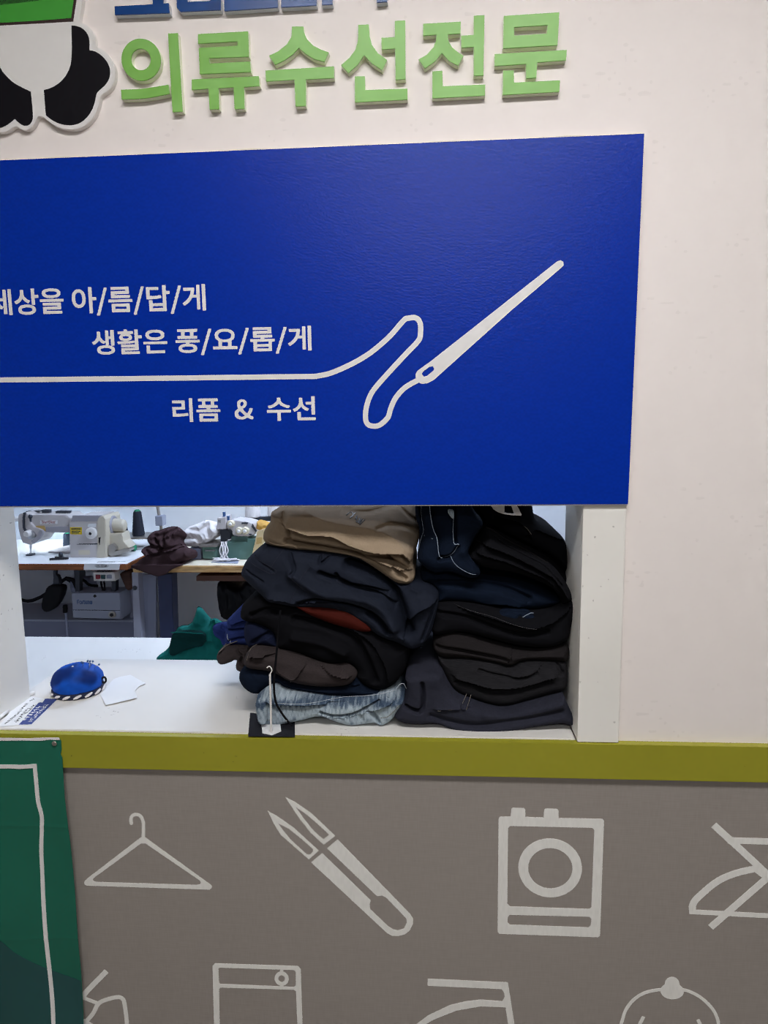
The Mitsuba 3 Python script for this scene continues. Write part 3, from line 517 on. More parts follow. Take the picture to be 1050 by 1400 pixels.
letter('sign_letter', [poly([(-0.3565,2.1392), (-0.2783,2.1395), (-0.2784,2.1036), (-0.3408,2.1044), (-0.3403,2.0964), (-0.277,2.0968), (-0.2763,2.0817), (-0.3564,2.0823), (-0.3562,2.1194), (-0.2952,2.1198), (-0.2953,2.1261), (-0.3568,2.1258)]),
    poly([(-0.3695,2.0749), (-0.2644,2.0752), (-0.2636,2.0612), (-0.2881,2.0606), (-0.2885,2.0292), (-0.3039,2.0294), (-0.3043,2.0609), (-0.328,2.0607), (-0.3285,2.0304), (-0.3435,2.0306), (-0.3438,2.0605), (-0.3703,2.06)])], 'green raised acrylic syllable with two legs, second from left', GA, GL, GS)
letter('sign_letter', [poly([(-0.2101,2.143), (-0.1927,2.1422), (-0.1922,2.1343), (-0.1875,2.124), (-0.178,2.1145), (-0.1658,2.1083), (-0.1548,2.104), (-0.1618,2.0912), (-0.1772,2.0957), (-0.1906,2.1038), (-0.2005,2.1129), (-0.2104,2.1036), (-0.2231,2.0962), (-0.2382,2.0905), (-0.2469,2.1036), (-0.2325,2.1091), (-0.2186,2.1186), (-0.2116,2.1285)]),
    poly([(-0.2532,2.0827), (-0.1475,2.084), (-0.1478,2.0676), (-0.1912,2.0674), (-0.1923,2.0295), (-0.2083,2.0297), (-0.2088,2.0677), (-0.2532,2.0673)])], 'green raised acrylic syllable with one long leg under a wide bar', GA, GL, GS)
letter('sign_letter', [poly([(-0.109,2.1405), (-0.093,2.1404), (-0.092,2.1241), (-0.0886,2.1116), (-0.0802,2.1), (-0.0662,2.0897), (-0.0733,2.0755), (-0.089,2.0857), (-0.1008,2.098), (-0.1111,2.0844), (-0.1253,2.0737), (-0.1363,2.0855), (-0.1231,2.0951), (-0.1138,2.106), (-0.1097,2.1193)]),
    poly([(-0.0534,2.1435), (-0.038,2.1434), (-0.0383,2.0614), (-0.0532,2.0611), (-0.0534,2.1051), (-0.0738,2.1047), (-0.0741,2.1208), (-0.0537,2.121)]), poly([(-0.1155,2.0683), (-0.1003,2.0681), (-0.1002,2.0483), (-0.0355,2.0478), (-0.0356,2.0321), (-0.116,2.0317)])],
    'green raised acrylic syllable with no bar on its tent shape, fourth from left', GA, GL, GS)
letter('sign_letter', [poly([(-0.0109,2.1375), (0.0454,2.1377), (0.0449,2.1214), (0.0261,2.1213), (0.0269,2.1118), (0.0321,2.1031), (0.0413,2.0954), (0.0494,2.0902), (0.0413,2.0769), (0.0282,2.0839), (0.0169,2.0956), (0.0072,2.0848), (-0.0086,2.075), (-0.018,2.0883), (-0.0059,2.0939), (0.0047,2.1044), (0.0081,2.1127), (0.0089,2.1216), (-0.011,2.1211)]),
    poly([(0.0648,2.1452), (0.0806,2.1449), (0.0795,2.0616), (0.0651,2.0617), (0.065,2.1021), (0.0465,2.1017), (0.0459,2.1182), (0.0649,2.1185)]), poly([(0.0027,2.0705), (0.0177,2.0706), (0.0182,2.0488), (0.0824,2.0485), (0.082,2.0331), (0.0025,2.0326)])],
    'green raised acrylic syllable with a bar on top of its tent shape, fifth from left', GA, GL, GS)
letter('sign_letter', [poly([(0.1092,2.1426), (0.1908,2.1437), (0.1891,2.0989), (0.1088,2.098)], [(0.1248,2.1266), (0.174,2.1271), (0.1735,2.1154), (0.1249,2.1146)]),
    poly([(0.0962,2.0906), (0.2029,2.0916), (0.2019,2.0774), (0.1595,2.0764), (0.1585,2.0548), (0.1435,2.0547), (0.143,2.0749), (0.0963,2.074)]), poly([(0.1091,2.0667), (0.1247,2.0667), (0.1254,2.0494), (0.1937,2.0497), (0.193,2.0338), (0.1087,2.0329)])],
    'green raised acrylic syllable with a closed box on top, rightmost of the green row', GA, GL, GS)
BA, BL, BS = 'blue acrylic syllables at the top edge', 'mat_blue_acrylic', 'mat_grey_acrylic'
letter('blue_sign_letter', [poly([(-0.4849,2.1845), (-0.4247,2.1846), (-0.4221,2.2273), (-0.4782,2.2282), (-0.4773,2.2408), (-0.4213,2.2399), (-0.42,2.262), (-0.4769,2.2627), (-0.4761,2.2755), (-0.4034,2.2745), (-0.4082,2.1847), (-0.3999,2.1849), (-0.3994,2.1712), (-0.4853,2.1725)])], 'blue raised acrylic syllable with a wide base bar, leftmost of the blue row', BA, BL, BS)
letter('blue_sign_letter', [poly([(-0.3856,2.2158), (-0.3695,2.2155), (-0.3705,2.1852), (-0.3347,2.185), (-0.3305,2.2706), (-0.3145,2.2705), (-0.3191,2.1716), (-0.3821,2.1721), (-0.3876,2.1784)]), poly([(-0.382,2.2724), (-0.339,2.272), (-0.3404,2.2443), (-0.3684,2.2444), (-0.3688,2.2371), (-0.3397,2.237), (-0.3402,2.226), (-0.3845,2.2264), (-0.3829,2.2552), (-0.3549,2.2551), (-0.3546,2.2614), (-0.3826,2.2615)])],
       'blue raised acrylic syllable with a cut lower left corner, second of the blue row', BA, BL, BS)
letter('blue_sign_letter', [poly([(-0.3135,2.1874), (-0.2826,2.1874), (-0.2817,2.2072), (-0.3117,2.2068), (-0.309,2.2657), (-0.228,2.2652), (-0.2284,2.2535), (-0.2929,2.2542), (-0.2934,2.2433), (-0.2287,2.243), (-0.2292,2.2302), (-0.2939,2.2308), (-0.2944,2.219), (-0.2296,2.2188), (-0.23,2.207), (-0.262,2.207), (-0.2627,2.1877), (-0.2307,2.1877), (-0.2313,2.171), (-0.3138,2.1698)])], 'blue raised acrylic syllable ending in a plain bar, middle of the blue row', BA, BL, BS)
letter('blue_sign_letter', [poly([(-0.2255,2.1854), (-0.208,2.1854), (-0.2075,2.2544), (-0.2231,2.2544), (-0.2227,2.2676), (-0.1692,2.2671), (-0.1695,2.2547), (-0.1799,2.2545), (-0.1818,2.1853), (-0.1714,2.1851), (-0.1718,2.1709), (-0.226,2.1708)]), poly([(-0.161,2.2674), (-0.1451,2.2673), (-0.1474,2.1713), (-0.1635,2.1709)])], 'blue raised acrylic syllable with a bar and an upright, fourth of the blue row', BA, BL, BS)
letter('blue_sign_letter', [poly(ell([(-0.1109,2.2221), (-0.0882,2.2217), (-0.1115,2.1908)]), ell([(-0.1109,2.2221), (-0.1006,2.2219), (-0.1112,2.2073)])), poly([(-0.0789,2.2668), (-0.0632,2.2667), (-0.0637,2.2274), (-0.0475,2.2273), (-0.0477,2.213), (-0.0639,2.213), (-0.0645,2.1708), (-0.0804,2.1704)])], 'blue raised acrylic syllable of which only a short upright end shows', BA, BL, BS)

# ------------------------------------------------------------------ cut-out emblem (its figure is left out: plain shapes in the same colours)
em = thing('wall_emblem', 'white cut-out emblem with black rounded shapes and a green band', 'sign')
eo = poly(rounded([(-0.5364,2.1959), (-0.5444,2.166), (-0.5369,2.1643), (-0.5261,2.1567), (-0.5204,2.1446), (-0.5205,2.1302), (-0.5095,2.1251), (-0.4988,2.1156), (-0.4918,2.1016), (-0.4908,2.0887), (-0.4949,2.0751), (-0.5038,2.0652), (-0.518,2.0588), (-0.5204,2.0468), (-0.5287,2.0297), (-0.5402,2.0185), (-0.5542,2.0115), (-0.5698,2.01), (-0.587,2.0131), (-0.6019,2.0212), (-0.6145,2.0323), (-0.6223,2.0326), (-0.6266,2.0231), (-0.6351,2.0146), (-0.6445,2.012), (-0.653,2.0149), (-0.6594,2.0201), (-0.6729,2.0122), (-0.6848,2.0103), (-0.7083,2.0117), (-0.7308,2.0236), (-0.741,2.0399), (-0.7406,2.0628), (-0.7572,2.074), (-0.7628,2.0952), (-0.7524,2.1208), (-0.7293,2.1371), (-0.7249,2.1609), (-0.7024,2.1735), (-0.7081,2.2145), (-0.7098,2.2748), (-0.6782,2.2864), (-0.5653,2.2836), (-0.5219,2.2649)], 1))
add('plaque', bprism(eo, -0.010, 0.0, 0.001), 'mat_white_plastic', em)
def eprint(name, shape, m): add(name, prism(shape, -0.0106, -0.0098), m, em)
eprint('black_lobe', poly(rounded([(-0.5561,2.1612), (-0.5561,2.1612), (-0.5485,2.1608), (-0.5375,2.1559), (-0.5306,2.1471), (-0.5291,2.1374), (-0.5306,2.1247), (-0.5306,2.1247), (-0.521,2.1229), (-0.5101,2.1156), (-0.5014,2.1046), (-0.4985,2.0925), (-0.5022,2.0806), (-0.5094,2.0723), (-0.5204,2.065), (-0.524,2.0608), (-0.5275,2.0471), (-0.5352,2.0335), (-0.5456,2.0234), (-0.5576,2.0177), (-0.5712,2.0163), (-0.5865,2.0192), (-0.5995,2.0259), (-0.6081,2.0329), (-0.6081,2.0329), (-0.6083,2.0699), (-0.6083,2.0699), (-0.5937,2.0733), (-0.5776,2.0821), (-0.566,2.0954), (-0.5591,2.1123)], 2)), 'mat_emblem_black')
eprint('black_lobe', poly(rounded([(-0.6842,2.0168), (-0.672,2.0213), (-0.6596,2.0296), (-0.6596,2.0296), (-0.6524,2.0223), (-0.644,2.0183), (-0.636,2.0199), (-0.6306,2.0264), (-0.6292,2.0355), (-0.6299,2.0687), (-0.6299,2.0687), (-0.6438,2.0754), (-0.6586,2.0838), (-0.6692,2.0947), (-0.6762,2.1036), (-0.6823,2.1212), (-0.6824,2.1606), (-0.7015,2.1632), (-0.7184,2.1486), (-0.722,2.1316), (-0.7411,2.1169), (-0.751,2.0965), (-0.7447,2.0805), (-0.7303,2.0676), (-0.731,2.0413), (-0.7188,2.0249), (-0.7019,2.0172)], 2)), 'mat_emblem_black')
eprint('green_band', poly([(-0.697,2.1698), (-0.67,2.1706), (-0.6124,2.1708), (-0.5557,2.172), (-0.55,2.1966), (-0.5393,2.2327), (-0.7004,2.2343), (-0.7041,2.1957), (-0.6676,2.1959), (-0.635,2.197), (-0.6676,2.1959), (-0.6984,2.1954)]), 'mat_emblem_green')
eprint('dark_band', poly([(-0.6993,2.1662), (-0.6703,2.1669), (-0.5532,2.167), (-0.5458,2.1964), (-0.5353,2.2358), (-0.5387,2.236), (-0.5501,2.1966), (-0.5557,2.1718), (-0.6125,2.1706), (-0.67,2.1704), (-0.6989,2.1699)]), 'mat_emblem_brown')
eprint('dark_band', poly([(-0.7003,2.1955), (-0.6676,2.1963), (-0.6292,2.1979), (-0.5871,2.2007), (-0.5865,2.2084), (-0.6992,2.2073)]).buffer(0.0001), 'mat_emblem_black')

# ------------------------------------------------------------------ garments on the counter
PILED = []
GL_ = 'garments of the left pile on the counter'
GR_ = 'garments of the right pile on the counter'
def garment(name, label, cat, group, material, *a, **k):
    a = list(a); a[2] *= 0.6; k['tight'] = k.get('tight', 1.0) * 1.1
    a[4] = [(q, l, w * {'groove': 0.72, 'ridge': 0.8}.get(q, 1.0), h * {'bend': 1.0, 'groove': 2.0, 'step': 1.7}.get(q, 1.6)) for q, l, w, h in a[4]]; k['amp'] = k.get('amp', a[5] if len(a) > 5 else 0.004) * 1.3
    kw = dict(zip(('amp', 'freq', 'seed', 'res'), a[5:])); kw['res'] = kw.get('res', 0.0026) * 0.8
    m, s = cloth(*a[:5], **{**kw, **k}, tucked=list(PILED))
    PILED.append(poly(rounded(a[0], k.get('rnd', 2))))
    key = thing(name, label, cat, group)
    add('cloth', m, material, key, smooth=55)
    return key, s

# the two piles, from the front garments to those tucked behind them
k, s = garment('taupe_trousers', 'taupe khaki cotton trousers on top of the left pile', 'trousers', GL_, 'mat_taupe',
    [(-0.2912,1.3896), (-0.2927,1.3662), (-0.2997,1.3607), (-0.307,1.3477), (-0.3076,1.3322), (-0.2974,1.3234), (-0.2758,1.3191), (-0.2512,1.3147), (-0.2111,1.3116), (-0.1774,1.3084), (-0.1377,1.301), (-0.1135,1.287), (-0.0893,1.2699), (-0.0651,1.2525), (-0.0529,1.2507), (-0.0422,1.2513), (-0.0345,1.2569), (-0.0314,1.2669), (-0.0343,1.2809), (-0.0373,1.2886), (-0.0342,1.3041), (-0.0249,1.3256), (-0.02,1.3439), (-0.0211,1.3622), (-0.03,1.3775), (-0.0425,1.3884), (-0.0635,1.3904), (-0.1846,1.3915)],
    0.09, 0.065, 0.30,
    [('bend', [(-0.3009,1.4006), (-0.2595,1.3989), (-0.2318,1.3908), (-0.1983,1.3771), (-0.1546,1.3655), (-0.108,1.358), (-0.0732,1.3453), (-0.0473,1.3231), (-0.0328,1.3112)], 0.05, 2.6),
     ('step', [(-0.2557,1.3636), (-0.2354,1.3562), (-0.215,1.3497), (-0.177,1.3481), (-0.1626,1.3413), (-0.1424,1.331), (-0.1077,1.3207), (-0.0788,1.3168), (-0.0527,1.3156), (-0.0356,1.2971)], 0.016, 0.016),
     ('groove', [(-0.2581,1.3356), (-0.2011,1.3251), (-0.1544,1.3168), (-0.1196,1.3089), (-0.079,1.303), (-0.0444,1.2838)], 0.006, 0.011),
     ('step', [(-0.1196,1.3074), (-0.0906,1.2985), (-0.0617,1.2867), (-0.0357,1.2808)], 0.008, 0.012), ('groove', [(-0.0528,1.3133), (-0.0385,1.2897), (-0.0358,1.2719)], 0.004, 0.008), ('groove', [(-0.0789,1.3103), (-0.0618,1.2808), (-0.0474,1.2675)], 0.005, 0.007),
     ('groove', [(-0.2694,1.393), (-0.2657,1.3724), (-0.2558,1.3606), (-0.2535,1.34)], 0.004, 0.005), ('groove', [(-0.237,1.3958), (-0.23,1.3884)], 0.003, 0.004),
     ('groove', [(-0.1643,1.3838), (-0.1202,1.3792), (-0.0733,1.3864)], 0.004, 0.005), ('groove', [(-0.1141,1.3954), (-0.0732,1.3893), (-0.0385,1.3627), (-0.024,1.3538)], 0.003, 0.005), ('groove', [(-0.1996,1.3899), (-0.1554,1.3867), (-0.1318,1.3896)], 0.003, 0.004), ('groove', [(-0.0971,1.3569), (-0.0736,1.3598), (-0.0445,1.3509), (-0.03,1.339)], 0.004, 0.005)], 0.0035, (24, 60), 13, 0.0021, tight=0.45, rnd=1)
add('stitching', stitches(s, [[(-0.1543,1.3779), (-0.1484,1.3808), (-0.1426,1.3769), (-0.1471,1.374), (-0.1397,1.3793)], [(-0.1369,1.3719), (-0.1354,1.3763), (-0.1341,1.3675), (-0.1296,1.3734), (-0.1312,1.366), (-0.1252,1.3719), (-0.1283,1.3645), (-0.1209,1.3704)]], 0.0009), 'mat_ink', k, label='dark loose thread')
add('hem_cord', tube(s(smooth_path([(-0.2961,1.3388), (-0.2864,1.3315), (-0.27,1.3279), (-0.249,1.3279), (-0.2417,1.3231)], 5), -0.001), 0.0022), 'mat_taupe', k, smooth=True, label='rolled hem edge')
k, s = garment('navy_work_trousers', 'navy blue work trousers with red-orange lining, below the taupe trousers', 'trousers', GL_, 'mat_navy',
    [(-0.3465,1.278), (-0.3388,1.2956), (-0.3237,1.3122), (-0.3035,1.3296), (-0.269,1.3261), (-0.2476,1.32), (-0.2091,1.3148), (-0.1705,1.3139), (-0.1153,1.2992), (-0.0731,1.2719), (-0.0435,1.2568), (-0.0053,1.2543), (0.0107,1.2395), (0.0106,1.2221), (0.005,1.1957), (-0.0015,1.1683), (-0.0123,1.1492), (-0.0252,1.1388), (-0.0411,1.1351), (-0.066,1.1483), (-0.0866,1.1543), (-0.108,1.1658), (-0.1216,1.1795), (-0.1387,1.1904), (-0.1601,1.2001), (-0.1816,1.2079), (-0.2206,1.2113), (-0.251,1.2125), (-0.2727,1.2172), (-0.298,1.2207), (-0.3114,1.2375), (-0.3283,1.2525), (-0.3451,1.2692)],
    0.07, 0.058, 0.30,
    [('step', [(-0.2876,1.2352), (-0.2617,1.2323), (-0.2409,1.2264), (-0.2116,1.2296), (-0.1824,1.2306), (-0.1451,1.2273), (-0.1163,1.2173), (-0.1,1.2013), (-0.0797,1.1801)], 0.010, 0.008),
     ('groove', [(-0.2388,1.2269), (-0.2031,1.2347), (-0.1658,1.2306), (-0.1286,1.2223), (-0.0959,1.2034), (-0.0715,1.1759)], 0.004, 0.008),
     ('groove', [(-0.1696,1.2791), (-0.1568,1.2624), (-0.128,1.2582), (-0.0993,1.252), (-0.0789,1.2416)], 0.0035, 0.009),
     ('ridge', [(-0.2475,1.2811), (-0.1985,1.2496), (-0.1489,1.2434), (-0.1078,1.233), (-0.0833,1.2141), (-0.0672,1.1845)], 0.012, 0.010),
     ('groove', [(-0.1478,1.298), (-0.107,1.2814), (-0.0706,1.2479), (-0.0526,1.2058), (-0.0446,1.1761)], 0.012, 0.030),
     ('step', [(-0.0509,1.1675), (-0.0445,1.1931), (-0.0258,1.2165), (0.0037,1.2306)], 0.018, 0.012), ('groove', [(-0.02,1.1592), (-0.0075,1.1934), (0.0049,1.2272)], 0.003, 0.005), ('groove', [(-0.1123,1.2097), (-0.0919,1.1928), (-0.0798,1.1737)], 0.006, 0.012), ('groove', [(-0.1977,1.2812), (-0.1649,1.2686), (-0.1322,1.254), (-0.0912,1.2415), (-0.0668,1.2184)], 0.005, 0.012),
     ('ridge', [(-0.1637,1.3209), (-0.1148,1.3022), (-0.0743,1.2752), (-0.0255,1.2544)], 0.009, 0.010),
     ('groove', [(-0.1966,1.3222), (-0.1981,1.298), (-0.1804,1.3097), (-0.1637,1.3205)], 0.003, 0.006),
     ('groove', [(-0.3174,1.3113), (-0.2808,1.2852)], 0.002, 0.0018), ('groove', [(-0.329,1.2852), (-0.3003,1.2662)], 0.0025, 0.0025),
     ('groove', [(-0.2547,1.3167), (-0.2431,1.2895), (-0.2475,1.2811)], 0.004, 0.006), ('bend', [(-0.3344,1.3062), (-0.2588,1.3188), (-0.1638,1.3147), (-0.0986,1.2939), (-0.0255,1.2565)], 0.03, 0.8)], 0.0045, (26, 34), 11, 0.0021, tight=0.6)
add('waistband', stitches(s, [[(-0.315,1.3096), (-0.2765,1.2886), (-0.2851,1.281), (-0.32,1.2999)], [(-0.2583,1.3314), (-0.2715,1.3105), (-0.2883,1.2861)], [(-0.2139,1.2937), (-0.2311,1.2727), (-0.2513,1.2302)], [(-0.2477,1.2769), (-0.2235,1.2516)], [(-0.1708,1.2812), (-0.1698,1.2695), (-0.1642,1.2636), (-0.132,1.2612)]], 0.0005), 'mat_suit_navy', k, label='dark seam lines')
add('red_lining', cloth([(-0.2514,1.2197), (-0.2177,1.2216), (-0.1707,1.2188), (-0.1368,1.208), (-0.1115,1.1885), (-0.1054,1.1732), (-0.1161,1.1696), (-0.1375,1.1721), (-0.1801,1.1841), (-0.2184,1.1988), (-0.2396,1.211)], 0.055, 0.02, 0.28, [], 0.003, (30, 30), 12, 0.003)[0], 'mat_red_lining', k, smooth=50, label='dull red-orange lining')
k, s = garment('folded_trousers', 'dark brown-grey trousers with a rolled fold end, in the middle of the left pile', 'trousers', GL_, 'mat_brown_grey',
    [(-0.3475,1.1105), (-0.3399,1.1301), (-0.3259,1.14), (-0.2935,1.1361), (-0.2532,1.1282), (-0.2132,1.1119), (-0.1785,1.104), (-0.1569,1.1098), (-0.1424,1.1002), (-0.1359,1.0878), (-0.1469,1.0737), (-0.1632,1.0679), (-0.2037,1.066), (-0.2577,1.0723), (-0.2896,1.0944), (-0.3221,1.0982), (-0.3357,1.0995)],
    0.06, 0.045, 0.30, [('step', [(-0.336,1.1315), (-0.3122,1.1303), (-0.2778,1.1321), (-0.2465,1.1243), (-0.2102,1.1111), (-0.1843,1.1006), (-0.153,1.0942)], 0.010, 0.011), ('groove', [(-0.2424,1.1311), (-0.21,1.1165), (-0.1776,1.1074), (-0.1513,1.1131)], 0.0028, 0.008),
     ('groove', [(-0.1633,1.1036), (-0.1553,1.1104), (-0.1474,1.1145), (-0.145,1.1038)], 0.0022, 0.008), ('step', [(-0.2763,1.1009), (-0.2503,1.0876), (-0.2312,1.1095)], 0.006, 0.005), ('groove', [(-0.3271,1.1221), (-0.3186,1.1357), (-0.3036,1.148)], 0.0022, 0.003)], 0.002, (25, 60), 6, 0.0021, tight=0.5)
add('stitching', stitches(s, [[(-0.3351,1.1202), (-0.3318,1.1365), (-0.3209,1.1434)]], 0.0004), 'mat_tan_thread', k)
k, s = garment('folded_jeans', 'light blue acid-washed jeans, bottom of the left pile', 'jeans', GL_, 'mat_light_denim',
    [(-0.3231,1.0485), (-0.314,1.0573), (-0.2984,1.0689), (-0.2832,1.0733), (-0.2735,1.063), (-0.237,1.0559), (-0.1707,1.0472), (-0.1045,1.0515), (-0.0715,1.0623), (-0.0618,1.0521), (-0.0494,1.0472), (-0.062,1.0281), (-0.0738,1.0089), (-0.0948,0.9957), (-0.1052,1.0038), (-0.1251,1.0011), (-0.1518,0.9968), (-0.1816,1.0053), (-0.2047,1.0161), (-0.2385,1.0061), (-0.2588,1.0013), (-0.2791,0.9967), (-0.3197,0.9953), (-0.3235,1.0205)],
    0.05, 0.038, 0.30, [('step', [(-0.3027,1.0519), (-0.2831,1.0453), (-0.2501,1.0445), (-0.1746,1.0459), (-0.1062,1.051), (-0.0608,1.0611)], 0.010, 0.007), ('groove', [(-0.2013,1.0271), (-0.1752,1.0213), (-0.1489,1.0245), (-0.1226,1.0358), (-0.0965,1.0478)], 0.0035, 0.009),
     ('step', [(-0.1949,1.021), (-0.1622,1.0181), (-0.1293,1.0282), (-0.1031,1.0361), (-0.0771,1.0467)], 0.008, 0.006), ('groove', [(-0.1226,1.0358), (-0.1065,1.0258), (-0.097,1.0089)], 0.004, 0.006)], 0.003, (30, 50), 3, 0.0021, zmin=SILL, rnd=1, tight=0.5)
add('stitching', stitches(s, [[(-0.283,1.0484), (-0.25,1.0475), (-0.1746,1.0487), (-0.1061,1.0537), (-0.0672,1.0637)]], 0.0005), 'mat_white_thread', k, label='pale seam thread')
add('stitching', stitches(s, [[(-0.0936,1.0192), (-0.0806,1.0229), (-0.0708,1.0315), (-0.061,1.0419)], [(-0.3129,1.0466), (-0.3031,1.0433), (-0.2964,1.0452)], [(-0.3157,1.0156), (-0.2976,1.0124), (-0.2875,1.0143)]], 0.0006, 0.004), 'mat_tan_thread', k)
add('waistband', cloth([(-0.3173,1.0534), (-0.3026,1.0553), (-0.297,1.0469), (-0.2977,1.0083), (-0.3131,1.0067), (-0.3169,1.0294)], 0.018, 0.004, 0.03, [], 0.001, (60, 60), 4, 0.0025, zmin=SILL + 0.002, rnd=1)[0], 'mat_light_denim', k, smooth=50)
k, s = garment('folded_trousers', 'black trousers draped through the middle of the left pile below the red lining', 'trousers', GL_, 'mat_black',
    [(-0.3548,1.1961), (-0.3498,1.2156), (-0.33,1.2309), (-0.3079,1.2379), (-0.2567,1.2243), (-0.2029,1.2135), (-0.1225,1.1947), (-0.0584,1.1868), (-0.04,1.1649), (-0.0431,1.1121), (-0.0569,1.0769), (-0.0869,1.0525), (-0.1168,1.0549), (-0.1383,1.0717), (-0.154,1.1025), (-0.1841,1.0966), (-0.2167,1.1047), (-0.2573,1.1198), (-0.2873,1.128), (-0.2902,1.163), (-0.3238,1.1796), (-0.3403,1.1809), (-0.3524,1.1864)],
    0.08, 0.055, 0.31, [('groove', [(-0.2489,1.1937), (-0.1967,1.1833), (-0.145,1.1609), (-0.1197,1.1206), (-0.1046,1.08)], 0.008, 0.010), ('step', [(-0.1447,1.1783), (-0.1062,1.1478), (-0.0859,1.1115), (-0.0811,1.0803)], 0.012, 0.008), ('groove', [(-0.3278,1.1999), (-0.301,1.2094), (-0.2747,1.2069)], 0.006, 0.006), ('ridge', [(-0.2499,1.1613), (-0.1976,1.151), (-0.1587,1.1324)], 0.010, 0.008)], 0.003, (16, 24), 10, 0.0028, tight=0.8)
BLACK_TROUSERS = k
k, s = garment('folded_jeans', 'dark indigo jeans directly above the light acid-washed jeans', 'jeans', GL_, 'mat_dark_denim',
    [(-0.3564,1.0927), (-0.3599,1.0756), (-0.351,1.0587), (-0.3335,1.0461), (-0.3127,1.0478), (-0.2929,1.0637), (-0.2769,1.0483), (-0.2414,1.0431), (-0.1597,1.0343), (-0.1,1.0366), (-0.0702,1.0455), (-0.0569,1.0386), (-0.046,1.0458), (-0.043,1.0809), (-0.0522,1.0989), (-0.0965,1.0942), (-0.1505,1.0838), (-0.2186,1.0745), (-0.2663,1.0782), (-0.2931,1.0962), (-0.3272,1.1015)],
    0.07, 0.042, 0.30, [('groove', [(-0.2605,1.0719), (-0.2005,1.0685), (-0.1211,1.0668), (-0.0815,1.0742)], 0.004, 0.005), ('step', [(-0.2903,1.0991), (-0.2802,1.0827), (-0.2644,1.0746)], 0.006, 0.004)], 0.003, (30, 50), 5, 0.0026, zmin=SILL + 0.002, tight=0.6)
add('stitching', stitches(s, [[(-0.2612,1.0884), (-0.2589,1.0788), (-0.2604,1.0733)], [(-0.2559,1.0871), (-0.2536,1.0775), (-0.2551,1.0719)]], 0.0006), 'mat_tan_thread', k)
add('stitching', stitches(s, [[(-0.0677,1.0566), (-0.0624,1.0649), (-0.0544,1.0678), (-0.0492,1.0582)]], 0.0007), 'mat_white_thread', k, label='loose pale thread')
k, s = garment('folded_trousers', 'midnight navy trousers bulging under the black fold, left side of the left pile', 'trousers', GL_, 'mat_midnight',
    [(-0.3486,1.1779), (-0.3344,1.1864), (-0.3138,1.1851), (-0.2824,1.1811), (-0.2596,1.1645), (-0.2584,1.118), (-0.2913,1.122), (-0.3341,1.1272), (-0.3462,1.1356), (-0.3509,1.1554)],
    0.085, 0.05, 0.31, [('groove', [(-0.3287,1.1454), (-0.3122,1.1564), (-0.296,1.162), (-0.2774,1.1608)], 0.005, 0.006)], 0.003, (20, 30), 8, 0.0028, tight=0.7)
k, s = garment('blue_denim_trousers', 'bright blue denim trousers at the back left of the left pile', 'jeans', GL_, 'mat_blue_denim',
    [(-0.4166,1.1473), (-0.4025,1.161), (-0.3822,1.1808), (-0.3666,1.1975), (-0.3501,1.2021), (-0.3205,1.1992), (-0.318,1.1464), (-0.3572,1.0973), (-0.3962,1.1), (-0.4159,1.0967), (-0.4211,1.1151), (-0.4175,1.1289), (-0.411,1.1381)],
    0.19, 0.035, 0.31, [('step', [(-0.4061,1.1549), (-0.3976,1.1475), (-0.3842,1.152), (-0.3649,1.1581)], 0.008, 0.006), ('groove', [(-0.41,1.1324), (-0.3923,1.1341), (-0.3657,1.1372)], 0.003, 0.006), ('groove', [(-0.4066,1.1115), (-0.3901,1.1161), (-0.3679,1.1193)], 0.003, 0.005)], 0.002, (30, 40), 9, 0.0028, tight=0.6)
add('stitching', stitches(s, [[(-0.4096,1.1264), (-0.4078,1.116), (-0.4037,1.1085)]], 0.0005), 'mat_white_thread', k)
k, s = garment('rolled_trousers', 'brown trouser leg rolled end sticking out left over the worktop', 'trousers', GL_, 'mat_brown_grey',
    [(-0.432,1.076), (-0.4314,1.0882), (-0.4174,1.1004), (-0.3962,1.1082), (-0.3723,1.1129), (-0.3597,1.0949), (-0.3627,1.0584), (-0.372,1.0491), (-0.3898,1.0504), (-0.3953,1.0626), (-0.3886,1.0779), (-0.4039,1.0686), (-0.4191,1.0639), (-0.4279,1.0668)],
    0.17, 0.03, 0.31, [('groove', [(-0.4238,1.0877), (-0.4115,1.0998), (-0.3966,1.1059), (-0.3861,1.1105)], 0.002, 0.006), ('groove', [(-0.3863,1.1075), (-0.3853,1.0956), (-0.3768,1.0897)], 0.002, 0.005), ('groove', [(-0.377,1.0837), (-0.3805,1.0716), (-0.3721,1.0627)], 0.003, 0.006)], 0.002, (40, 60), 7, 0.0026, tight=0.5)
add('stitching', stitches(s, [[(-0.4244,1.0922), (-0.4113,1.1035), (-0.389,1.1127)], [(-0.3656,1.1137), (-0.3645,1.1032), (-0.3619,1.0958)]], 0.0008), 'mat_tan_thread', k)
k, s = garment('black_jeans', 'black jeans whose folded edge curves down in the middle of the right pile', 'jeans', GR_, 'mat_black',
    [(-0.0047,1.2056), (0.0067,1.2191), (0.0619,1.2193), (0.1588,1.2031), (0.2099,1.2067), (0.2413,1.2268), (0.2539,1.2334), (0.2531,1.2003), (0.2456,1.1802), (0.243,1.1534), (0.2176,1.1396), (0.1855,1.1377), (0.1434,1.1424), (0.0881,1.1589), (0.0458,1.1687), (0.0032,1.1565), (-0.0049,1.1717)],
    0.075, 0.045, 0.31, [('step', [(0.0065,1.2216), (0.0378,1.2179), (0.0973,1.2011), (0.1472,1.1868), (0.1752,1.1831), (0.209,1.1937), (0.2347,1.2132)], 0.012, 0.009), ('groove', [(0.0064,1.2054), (0.0598,1.1976), (0.1099,1.18), (0.1537,1.169), (0.2001,1.1742)], 0.006, 0.006)], 0.003, (14, 24), 17, 0.0026, tight=0.7)
